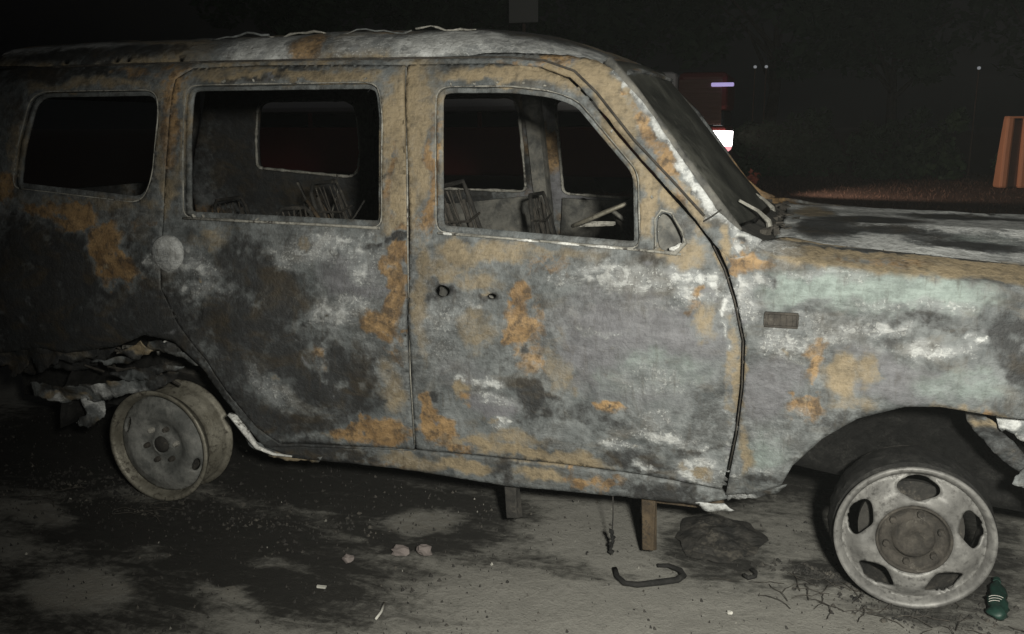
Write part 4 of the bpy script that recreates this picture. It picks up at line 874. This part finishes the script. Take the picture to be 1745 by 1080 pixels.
torn([(-.18, .50), (-.05, .53), (.12, .57), (.16, .56), (.05, .515), (-.08, .475)], 'torn_metal', -.04, 62, ASHY)
torn([(-.24, .55), (-.10, .578), (.0, .60), (-.02, .575), (-.12, .545)], 'torn_metal', -.03, 63, ASHY)
torn([(-.10, .60), (.02, .65), (.06, .62), (-.02, .585)], 'torn_metal', -.02, 64, ASHY)
torn([(-.38, .37), (-.29, .37), (-.28, .30), (-.35, .245), (-.43, .255), (-.365, .30)], 'torn_metal', -.07, 65, ASHY)
torn([(-.70, .60), (-.30, .62), (-.10, .65), (-.22, .55), (-.36, .48), (-.5, .50), (-.62, .44), (-.75, .47)], 'torn_metal', -.10, 66, [(-.4, .55, .6, .3, 0, SOOT, .95)])
torn([(.05, .66), (.15, .655), (.26, .585), (.22, .575), (.12, .62), (.03, .61)], 'torn_metal', -.03, 67, ASHY)
MB().tube([(.06, -.86, .60), (.075, -.88, .635), (.115, -.885, .655), (.155, -.88, .64), (.17, -.865, .605)], .007, 6).build('bent_tube', M['palestrip'], car, smooth=True)
MB().tube([(-.10, -.86, .60), (-.075, -.88, .625), (-.03, -.885, .625), (.0, -.87, .60)], .007, 6).build('bent_tube', M['ash'], car, smooth=True)
for i in range(9):
    x = rnd.uniform(-.5, .2); z = .50 + .35 * (x + .5) * .35 + rnd.uniform(-.08, .08)
    MB().tube([(x, -.78, z), (x + .05, -.82, z + rnd.uniform(-.02, .05)), (x + .12, -.80, z + rnd.uniform(-.04, .04))], .005, 5).build('loose_wire', M['hub'], car)
MB().add([(-.55, -.86, .56), (-.49, -.865, .555), (-.515, -.862, .625), (-.52, -.84, .59)], [(0, 1, 2), (0, 2, 3), (1, 3, 2), (0, 3, 1)]).build('metal_shard', M['palestrip'], car)
strip([(.372, .405), (.395, .395), (.430, .342), (.470, .285), (.53, .262), (.60, .256)], [.012, .020, .017, .012, .008, .004], 'torn_sill_lip', M['palestrip'], car, .7, off=.006)
torn([(.385, .40), (.42, .37), (.47, .30), (.55, .27), (.72, .262), (.70, .238), (.52, .235), (.44, .275), (.395, .345)], 'torn_metal', -.01, 76, [(.42, .35, .05, .05, 0, PALE, .8), (.6, .25, .1, .03, 0, TAN, .7)], .010, curl=.02)
# below the sill
MB().box((1.888, -.79, .140), (.046, .020, .19), jit=.007).build('sill_bracket', M['oldrust'], car, bevel=.004)
MB().box((2.0, -.74, .235), (.24, .05, .07), jit=.01).build('sill_bracket', M['oldrust'], car, bevel=.004)
MB().box((1.41, -.77, .165), (.040, .03, .15), Matrix.Rotation(R(-6), 3, 'Y'), jit=.008).build('sill_bracket', M['char'], car, bevel=.004)
MB().box((1.69, -.62, .215), (.15, .10, .075), jit=.006).build('step_box', M['ash'], car, bevel=.006)
ch = MB().tube([(1.767, -.80, .25), (1.769, -.80, .15), (1.767, -.80, .10)], .0022, 5).build('hanging_wire', M['char'], car)
mb = MB()
for i in range(7): mb.box((1.768 + rnd.uniform(-.004, .004), -.80, .10 - i * .012), (.013, .012, .010), Matrix.Rotation(rnd.uniform(0, 3), 3, 'Y'), jit=.003)
mb.build('melted_bead', M['rubber'], ch)
torn([(2.04, .258), (2.13, .266), (2.16, .245), (2.07, .232)], 'torn_metal', .0, 74, [(2.1, .25, .1, .04, 0, PALE, .7)], .008, curl=.012)
torn([(2.13, .30), (2.22, .335), (2.31, .36), (2.29, .335), (2.20, .295), (2.14, .275)], 'torn_metal', -.01, 75, [(2.2, .3, .1, .04, 0, PALE, .6), (2.25, .33, .05, .03, 0, SOOT, .8)], .010, curl=.02)
# ahead of the front wheel: liner bracket and bumper stub
torn([(2.775, .65), (2.83, .625), (2.90, .555), (2.99, .465), (2.97, .43), (2.88, .50), (2.80, .58)], 'liner_bracket', -.09, 71, [(2.88, .55, .3, .2, 0, SOOT, .7), (2.85, .6, .05, .03, 0, TAN, .7)], .008)
torn([(2.86, .635), (2.97, .625), (3.1, .62), (3.1, .57), (2.95, .565), (2.88, .59)], 'torn_metal', -.07, 72, ASHY)
torn([(2.96, .50), (3.2, .52), (3.3, .42), (3.2, .34), (3.02, .36), (2.93, .42)], 'bumper_stub', -.05, 73, ASHY)
MB().tube([(3.40, -.72, .52), (3.46, -.4, .52), (3.48, 0, .52), (3.46, .4, .52), (3.40, .72, .52)], .05, 8, 1.3).build('bumper_beam', M['rusty'], car, smooth=True)
MB().tube([(-1.0, -.70, .45), (-1.04, 0, .45), (-1.0, .70, .45)], .045, 8, 1.3).build('bumper_beam', M['rusty'], car, smooth=True)

# ------------------------------------------------------------------ things on the ground by the car
bar = MB().tube([(1.795, -.885, .012), (1.812, -.935, .012), (1.842, -.972, .013), (1.885, -.972, .014), (1.95, -.935, .014), (2.0, -.905, .014), (2.015, -.87, .013), (2.0, -.835, .012), (1.96, -.815, .012), (1.925, -.825, .012)], [.008, .009, .010, .011, .012, .012, .011, .010, .009, .007], 8, .8).build('bent_bar', M['rubber'], None, smooth=True)
tag(bar, 'black bent metal bar curled like a hook on pale ground under the front door', 'metal bar')
dl = MB(); vs = []; fs = []
for i in range(13):
    for j in range(52):
        q = 2 * math.pi * j / 52; r = .0125 * (i + .4) * (1 + .07 * math.sin(3 * q + 1) + .05 * math.sin(8 * q) + (.05 * rnd.random() if i > 10 else 0))
        x, y = 2.10 + r * math.cos(q) * .95, -.54 + r * math.sin(q) * 1.2
        hgt = .030 * (1 - (i / 12) ** 2) + .055 * (float(fbm(np.array([x * 16]), np.array([y * 16]), 4)[0]) - .42) * (1 - .5 * (i / 12))
        vs.append((x, y, max(.003, hgt)))
for i in range(12):
    for j in range(52): fs.append((i * 52 + j, i * 52 + (j + 1) % 52, (i + 1) * 52 + (j + 1) % 52, (i + 1) * 52 + j))
fs.append(tuple(range(52)))
tag(dl.add(vs, fs).build('charred_liner', M['char'], None), 'round charred black liner lying under the car behind the front wheel', 'car part')
hk = MB().tube([(2.20, -.80, .008), (2.215, -.815, .008), (2.235, -.80, .009), (2.235, -.77, .008), (2.222, -.755, .007)], .007, 7).build('small_hook', M['rubber'], None, smooth=True)
tag(hk, 'small black curved scrap on the ground between bent bar and front wheel', 'scrap')
def crumple(name, c, r, seed, mat, sq=.45, st=(1, 1)):
    g = random.Random(seed); bm = bmesh.new(); bmesh.ops.create_icosphere(bm, subdivisions=2, radius=r)
    for v in bm.verts: v.co *= g.uniform(.65, 1.25); v.co.z *= sq; v.co.x *= st[0]; v.co.y *= st[1]
    zmin = min(v.co.z for v in bm.verts)
    for v in bm.verts: v.co += Vector((c[0], c[1], -zmin - .002))
    me = bpy.data.meshes.new(name); bm.to_mesh(me); bm.free(); me.materials.append(mat); return link(bpy.data.objects.new(name, me))
M['litter'] = plain('pinkish_paper_litter', (.15, .128, .122), .9, var=.5, scale=40)
M['paper'] = plain('white_scrap', (.42, .41, .38), .8, var=.3, scale=50)
tag(crumple('crumpled_litter', (1.075, -.985), .028, 1, M['litter'], .6, (1.2, .8)), 'left one of two crumpled pinkish scraps on sooty ground below the sill', 'litter', 'crumpled scraps below the sill')
tag(crumple('crumpled_litter', (1.155, -.965), .026, 2, M['litter'], .7, (1.1, .8)), 'right one of two crumpled pinkish scraps on sooty ground below the sill', 'litter', 'crumpled scraps below the sill')
tag(crumple('crumpled_litter', (.93, -1.08), .020, 3, M['litter'], .7, (1, .8)), 'small brownish scrap on sooty ground left of the two pinkish scraps', 'litter')
tag(MB().tube([(1.177, -1.384, .006), (1.176, -1.345, .007), (1.162, -1.292, .006)], .004, 6).build('white_stick', M['paper'], None, smooth=True), 'thin white curved sliver on the ground at the bottom edge', 'sliver')
tag(MB().box((.929, -1.26, .004), (.030, .008, .006), Matrix.Rotation(.1, 3, 'Z'), jit=.001).build('white_chip', M['paper'], None), 'tiny white flat chip on the dark sooty ground', 'chip')
tag(crumple('white_chip', (2.171, -1.037), .009, 5, M['paper'], .6), 'tiny white chip on pale ground right of the bent bar', 'chip')
# green bottle
M['green'] = plain('dark_green_plastic', (.010, .034, .026), .5, spec=.4, var=.8, scale=40)
bo = empty('green_bottle', (2.945, -.735, 0)); bo.scale = (.8, .95, .62); tag(bo, 'crumpled dark green plastic bottle on the ground by the front wheel', 'bottle')
axis_m = Matrix.Rotation(R(78), 3, 'Z')
prof = [(-.135, .012), (-.120, .030), (-.10, .034), (-.085, .028), (-.07, .035), (-.04, .030), (-.02, .034), (.0, .026), (.03, .033), (.055, .028), (.08, .018), (.095, .012), (.115, .012)]
vs = []; fs = []
for i, (h, r) in enumerate(prof):
    for j in range(14):
        q = 2 * math.pi * j / 14; rr = r * (1 + .24 * math.sin(3 * q + i * 1.3) + rnd.uniform(-.12, .12))
        p = axis_m @ Vector((h, rr * math.cos(q), 0)); vs.append((p.x, p.y, max(.0, .030 + rr * .85 * math.sin(q))))
for i in range(len(prof) - 1):
    for j in range(14): fs.append((i * 14 + j, i * 14 + (j + 1) % 14, (i + 1) * 14 + (j + 1) % 14, (i + 1) * 14 + j))
fs += [tuple(range(14)), tuple((len(prof) - 1) * 14 + j for j in range(14))]
b1 = MB().add(vs, fs).build('bottle_body', M['green'], bo, smooth=True)
for k, h in enumerate((-.072, -.055, -.038)):
    pts = []
    for j in range(15):
        q = R(10 + j * 11); p = axis_m @ Vector((h, .0345 * math.cos(q), 0)); pts.append((p.x, p.y, .032 + .033 * math.sin(q)))
    MB().tube(pts[2:9 + k], .0015, 5).build('label_line', M['paper'], bo)
p = axis_m @ Vector((.118, 0, 0)); MB().tube([axis_m @ Vector((.108, 0, 0)) + Vector((0, 0, .03)), axis_m @ Vector((.13, 0, 0)) + Vector((0, 0, .03))], .014, 12).build('cap', M['green'], bo)

# ash, clinker and flakes over the burnt ground: nobody could count them
g = random.Random(11); mb = MB()
def lump(x, y, s, zs):
    n = 5; a0 = g.uniform(0, 6); vs = []
    for i in range(n):
        q = a0 + 2 * math.pi * i / n; r = s * g.uniform(.6, 1.3); vs.append((x + r * math.cos(q), y + r * math.sin(q), -.006))
    vs.append((x + g.uniform(-.4, .4) * s, y + g.uniform(-.4, .4) * s, s * zs))
    mb.add(vs, [(i, (i + 1) % n, n) for i in range(n)])
for i in range(5200):
    x = g.uniform(-1.4, 3.4); y = g.uniform(-1.75, .7)
    if y > -.1 and g.random() < .5: continue
    if x > 1.5 and g.random() < .55: continue
    lump(x, y, .002 + .007 * g.random() ** 3, g.uniform(.4, 1.1))
for cx, cy, rr, k in ((0, -.85, .30, 260), (2.68, -.83, .26, 320), (2.42, -.70, .12, 200), (-.5, -.8, .4, 250), (.5, -.85, .35, 200), (2.68, .8, .3, 60)):
    for i in range(k): lump(g.gauss(cx, rr * .55), g.gauss(cy, rr * .26), .003 + .010 * g.random() ** 2, g.uniform(.15, .6))
tag(mb.build('ash_and_flakes', M['char'], None), 'black ash flakes and clinker strewn over the ground round the wreck', 'ash', kind='stuff')
mb = MB()
for i in range(60): lump(g.uniform(-1.2, 3.2), g.uniform(-1.75, -.2), .002 + .006 * g.random() ** 3, .6)
wr = MB()
for cx, cy, n_ in ((2.45, -.82, 16), (2.62, -.93, 14), (0, -.93, 12), (-.35, -.9, 8), (2.9, -.85, 8)):
    for k in range(n_):
        x, y, a = g.gauss(cx, .10), g.gauss(cy, .05), g.uniform(0, 6.28); P_ = []
        for q in range(6):
            P_.append((x, y, .004 + .012 * math.sin(q * .6) * g.random())); a += g.uniform(-.5, .5); x += .022 * math.cos(a); y += .022 * math.sin(a)
        wr.tube(P_, .0014, 4)
tag(wr.build('tyre_wire', M['hub'], None), 'thin burnt tyre wire strands lying around the wheels', 'wire', kind='stuff')
tag(mb.build('grit', M['ash'], None), 'pale grit and crumbs strewn over the ground round the wreck', 'grit', kind='stuff')

# ------------------------------------------------------------------ BACKGROUND
# parked bus behind the wreck
M['busred'] = plain('dark_red_bus_paint', (.17, .026, .022), .45, var=.2, scale=2)
M['busgrey'] = plain('grey_bus_roof', (.80, .77, .77), .5, var=.06, scale=2)
M['busglass'] = plain('dark_bus_glass', (.012, .013, .015), .12, spec=.5, var=.1)
M['louvre'] = plain('brown_red_louvre', (.17, .08, .06), .6, var=.2, scale=3)
M['lampwhite'] = plain('lit_lamp', (.9, .9, .9), .5, emit=(1.0, .93, .92), es=5.0, var=0)
M['lamppink'] = plain('lit_lamp_lower_lens', (.8, .3, .3), .5, emit=(1.0, .42, .45), es=1.1, var=0)
M['lampblue'] = plain('lit_violet_strip', (.6, .55, .8), .5, emit=(.62, .52, 1.0), es=.55, var=0)
M['tyre'] = plain('black_tyre', (.018, .018, .018), .9)
bus = empty('parked_bus', (-4.62, 15.2, 0)); tag(bus, 'long dark red bus with grey upper band parked behind the burnt car', 'bus')
def bpart(c, s, name, mat, bevel=.03, parent=bus):
    return MB().box(c, s).build(name, mat, parent, bevel=bevel)
L0, L1 = -5.6, 5.55
bpart((0, 1.2, .85), (11.1, 2.4, 1.05), 'lower_body', M['busred'], .06)
bpart((0, 1.2, 1.535), (11.0, 2.3, .32), 'window_band', M['busglass'], .03)
ub = bpart((-.5, 1.2, 2.08), (10.1, 2.4, .77), 'upper_band', M['busgrey'], .12)
bpart((5.06, 1.2, 2.07), (.98, 2.38, .75), 'front_cap', M['busred'], .10)
for i in range(8): bpart((-5.2 + i * 1.38, .035, 1.535), (.09, .06, .318), 'window_pillar', M['busred'], .01)
for x in (-3.4, 3.3):
    for y in (.16, 2.24): MB().lathe([(.1, -.12), (.44, -.12), (.48, -.08), (.48, .08), (.44, .12), (.1, .12)], (x, y, .48), 'y', 28, True).build('wheel', M['tyre'], bus)
lv = bpart((5.02, -.02, 1.86), (.86, .06, .88), 'louvre_panel', M['louvre'], .01)
for i in range(9): bpart((5.02, -.065, 1.50 + i * .09), (.80, .04, .035), 'slat', M['louvre'], .006, lv)
ll = MB().add([(5.28, -.07, 1.30), (5.70, -.07, 1.29), (5.69, -.07, .99), (5.28, -.07, .99), (5.28, .05, 1.30), (5.70, .05, 1.29), (5.69, .05, .99), (5.28, .05, .99)], [(0, 1, 2, 3), (4, 5, 6, 7), (0, 1, 5, 4), (1, 2, 6, 5), (2, 3, 7, 6), (3, 0, 4, 7)]).build('headlamp', M['lampwhite'], bus, bevel=.015)
MB().add([(5.28, -.065, .985), (5.688, -.065, .985), (5.665, -.065, .92), (5.58, -.065, .86), (5.28, -.065, .86), (5.28, .05, .985), (5.688, .05, .985), (5.665, .05, .92), (5.58, .05, .86), (5.28, .05, .86)],
         [(0, 1, 2, 3, 4), (5, 6, 7, 8, 9), (0, 1, 6, 5), (1, 2, 7, 6), (2, 3, 8, 7), (3, 4, 9, 8), (4, 0, 5, 9)]).build('indicator_lens', M['lamppink'], bus)
MB().box((5.46, -.10, 2.19), (.44, .08, .075)).build('light_strip', M['lampblue'], bus, bevel=.02)
# the lamp's beam falls to the right across the verge
hl = bpy.data.lights.new('headlamp_beam', 'SPOT'); hl.energy = 420; hl.spot_size = R(70); hl.spot_blend = .7; hl.shadow_soft_size = .15; hl.color = (1.0, .80, .66)
hlo = bpy.data.objects.new('headlamp_beam', hl); link(hlo, bus); hlo.location = (5.75, -.35, 1.25)
hlo.rotation_euler = Vector((6.2, 3.3, -.9)).to_track_quat('-Z', 'Y').to_euler()

# orange barrier
M['orange'] = plain('orange_plastic', (.74, .34, .19), .5, var=.08, scale=3)
M['slot'] = plain('dark_slot', (.20, .13, .10), .7)  # dark tone puts the shade of the barrier recesses into the colour
ob = empty('road_barrier', (7.0, 19.2, 0)); tag(ob, 'tall orange plastic road barrier with a dark vertical recess, standing on the verge', 'barrier'); ob.rotation_euler = (0, 0, R(10))
def bprism(x0, x1, name, mat, y0=-.22, parent=ob, top=1.57, lean=.05):
    m_, t_ = lean * .35, lean
    vs = [(x0, y0, 0), (x1, y0, 0), (x1, .22, 0), (x0, .22, 0), (x0 + m_, y0 + .05, top * .5), (x1 + m_, y0 + .05, top * .5), (x1 + m_, .17, top * .5), (x0 + m_, .17, top * .5), (x0 + t_, y0 + .10, top), (x1 + t_, y0 + .10, top), (x1 + t_, .12, top), (x0 + t_, .12, top)]
    fs = [(3, 2, 1, 0), (8, 9, 10, 11)]
    for k in (0, 4): fs += [(k, k + 1, k + 5, k + 4), (k + 1, k + 2, k + 6, k + 5), (k + 2, k + 3, k + 7, k + 6), (k + 3, k, k + 4, k + 7)]
    return MB().add(vs, fs).build(name, mat, parent, bevel=.05)
bprism(-.34, -.16, 'end_rib', M['orange'], lean=.05); bprism(-.17, .07, 'recess', M['slot'], -.12, top=1.50, lean=.03)
bprism(.06, 1.1, 'panel', M['orange'], lean=.02); bprism(1.09, 1.3, 'recess', M['slot'], -.16, top=1.50, lean=0); bprism(1.29, 1.5, 'end_rib', M['orange'], lean=0)
MB().box((.55, 0, 1.555), (1.65, .24, .05)).build('top_rail', M['orange'], ob, bevel=.02)

# pale panel on a pole, far behind
M['palepanel'] = plain('pale_grey_panel', (.40, .40, .38), .6, var=.1, scale=1)
sp_ = empty('signboard', (-5.2, 21.6, 0)); tag(sp_, 'pale unlit signboard on a tall pole far behind the roof', 'signboard')
MB().tube([(0, .05, 0), (0, .05, 4.2)], .05, 10).build('pole', M['slot'], sp_)
MB().box((0, 0, 4.72), (.85, .05, 1.0)).build('board', M['palepanel'], sp_, bevel=.02)

# trees and shrubs in the dark
M['leaf'] = plain('dark_green_leaf', (.045, .085, .035), .6, var=.5, scale=3)
M['leafred'] = plain('reddish_leaf', (.32, .09, .06), .6, var=.5, scale=9)
M['bark'] = char_mat('bark', (.05, .04, .03), (.11, .09, .07), scale=6)
def crown_mesh(name, seed, n, rad, rz, leaf, mat):
    g = random.Random(seed); vs = []; fs = []
    cl = [(g.gauss(0, .45) * rad, g.gauss(0, .45) * rad, g.uniform(-.8, .9) * rz, g.uniform(.22, .45) * rad) for _ in range(26)]
    for i in range(n):
        c = cl[g.randrange(26)]
        d = Vector((g.gauss(0, 1), g.gauss(0, 1), g.gauss(0, 1))).normalized() * c[3] * g.random() ** .4
        p = Vector(c[:3]) + Vector((d.x, d.y, d.z * .7)); s = leaf * g.uniform(.6, 1.4)
        a = Vector((g.gauss(0, 1), g.gauss(0, 1), g.gauss(0, .6))).normalized(); b_ = a.cross(Vector((g.gauss(0, 1), g.gauss(0, 1), g.gauss(0, 1)))).normalized()
        k = len(vs); vs += [p - a * s, p + b_ * s * .5, p + a * s, p - b_ * s * .5]; fs.append((k, k + 1, k + 2, k + 3))
    me = bpy.data.meshes.new(name); me.from_pydata([tuple(v) for v in vs], [], fs); me.materials.append(mat); return me
crowns = [crown_mesh('crown', s, 4200, 2.6, 2.2, .16, M['leaf']) for s in (1, 2, 3)]
def trunk_mesh(seed, h):
    g = random.Random(seed); mb = MB()
    mb.tube([(0, 0, 0), (.08, .02, h * .35), (-.05, .05, h * .7), (.02, 0, h * 1.15)], [.22, .17, .13, .05], 9)
    for k in range(6):
        a = g.uniform(0, 6.3); z = h * g.uniform(.6, .95); mb.tube([(0, 0, z), (math.cos(a) * .7, math.sin(a) * .7, z + .7), (math.cos(a) * 1.5, math.sin(a) * 1.5, z + 1.4)], [.08, .05, .02], 6)
    me = bpy.data.meshes.new('trunk'); me.from_pydata(mb.v, [], mb.f); me.materials.append(M['bark']); return me
trunks = [trunk_mesh(s, 3.2) for s in (1, 2)]
spots = [(-15, 27, 1.2, 'dark leafy tree at the far left behind the bus'), (-9.5, 29, 1.3, 'dark leafy tree behind the bus above the rear window'), (-4.2, 30, 1.15, 'dark leafy tree behind the bus above the roof centre'),
         (1.5, 27, 1.25, 'dark leafy tree just right of the lit headlamp'), (5.2, 29, 1.1, 'dark leafy tree between headlamp and orange barrier'), (9.3, 27, 1.35, 'dark leafy tree behind the orange barrier')]
for i, (x, y, s, lab) in enumerate(spots):
    t = empty('tree', (x, y, 0)); t.scale = (s, s, s); t.rotation_euler = (0, 0, i * 1.3); tag(t, lab, 'tree', 'trees behind the wreck')
    link(bpy.data.objects.new('trunk', trunks[i % 2]), t)
    c = link(bpy.data.objects.new('crown', crowns[i % 3]), t); c.location = (0, 0, 4.3)
bush = [crown_mesh('foliage', s, 1500, .75, .5, .075, M['leaf']) for s in (7, 8)]
labs = ['low dark shrub just right of the lit headlamp', 'low dark shrub right of centre on the far verge', 'second low dark shrub left of the orange barrier', 'low dark shrub directly left of the orange barrier', 'low dark shrub behind the orange barrier']
for i, (x, y) in enumerate([(1.6, 22.5), (3.0, 23.3), (4.4, 22.6), (5.7, 23.0), (8.3, 22.8)]):
    t = empty('shrub', (x, y, 0)); t.scale = (1.3, 1.2, 1.5 + .3 * (i % 2)); t.rotation_euler = (0, 0, i); tag(t, labs[i], 'shrub', 'shrubs along the far verge')
    link(bpy.data.objects.new('foliage', bush[i % 2]), t).location = (0, 0, .45)
    MB().tube([(0, 0, 0), (.03, 0, .3), (-.05, .03, .6)], [.03, .02, .01], 6).build('stem', M['bark'], t)
rb = empty('red_shrub', (1.75, 9.0, 0)); tag(rb, 'small reddish-leaved plant showing above the base of the windscreen', 'plant')
link(bpy.data.objects.new('foliage', crown_mesh('foliage', 9, 160, .13, .16, .035, M['leafred'])), rb).location = (0, 0, .66)
MB().tube([(0, 0, 0), (.02, 0, .3), (0, .02, .62)], [.012, .009, .006], 6).build('stem', M['bark'], rb)
# dry grass of the verge
g = random.Random(21); vs = []; fs = []
for i in range(9000):
    x = g.uniform(-3, 11); y = g.uniform(12, 25); h = g.uniform(.02, .07); a = g.uniform(0, 3.14); k = len(vs); dx, dy = .012 * math.cos(a), .012 * math.sin(a)
    vs += [(x - dx, y - dy, -.02), (x + dx, y + dy, -.02), (x + g.uniform(-.05, .05), y + g.uniform(-.05, .05), h)]; fs.append((k, k + 1, k + 2))
M['dry'] = plain('dry_grass', (.13, .075, .052), .9, var=.4, scale=2)
me = bpy.data.meshes.new('dry_grass'); me.from_pydata(vs, [], fs); me.materials.append(M['dry'])
tag(link(bpy.data.objects.new('dry_grass', me)), 'short dry brown grass on the verge behind the car', 'grass', kind='stuff')
# distant lights
M['far_light'] = plain('distant_lamp', (.9, .9, .9), .5, emit=(.9, .95, 1), es=.18, var=0)
for (x, y, z, lab) in ((1.05, 24, 3.03, 'left one of two tiny distant lamps in the dark'), (1.36, 24, 3.03, 'right one of two tiny distant lamps in the dark'), (6.89, 24, 2.88, 'faint single distant lamp at the upper right')):
    o = empty('distant_lamp', (x, y, 0)); tag(o, lab, 'lamp', 'distant lamps')
    MB().tube([(0, 0, 0), (0, 0, z - .04)], .02, 8).build('pole', M['slot'], o)
    MB().lathe([(.001, -.045), (.04, -.03), (.045, 0), (.04, .03), (.001, .045)], (0, 0, z), 'z', 12).build('lamp_head', M['far_light'], o)

# thin haze added over the scene to lift the blacks, lit by the torch
hm = bpy.data.materials.new('black_lift_haze'); hm.use_nodes = True; hn = hm.node_tree.nodes
for q in list(hn):
    if q.type == 'BSDF_PRINCIPLED': hn.remove(q)
pv = hn.new('ShaderNodeVolumePrincipled'); pv.inputs['Color'].default_value = (.88, .93, .92, 1); pv.inputs['Density'].default_value = 0.0013
hm.node_tree.links.new(pv.outputs[0], hn['Material Output'].inputs['Volume'])
ext = float(max(gx.max(), -gx.min(), gy.max(), -gy.min())) + 20
tag(MB().box((0, 0, 7.5), (2 * ext, 2 * ext, 18)).build('haze', hm, None), 'thin haze added over the whole scene to lift its blacks', 'haze', kind='stuff')
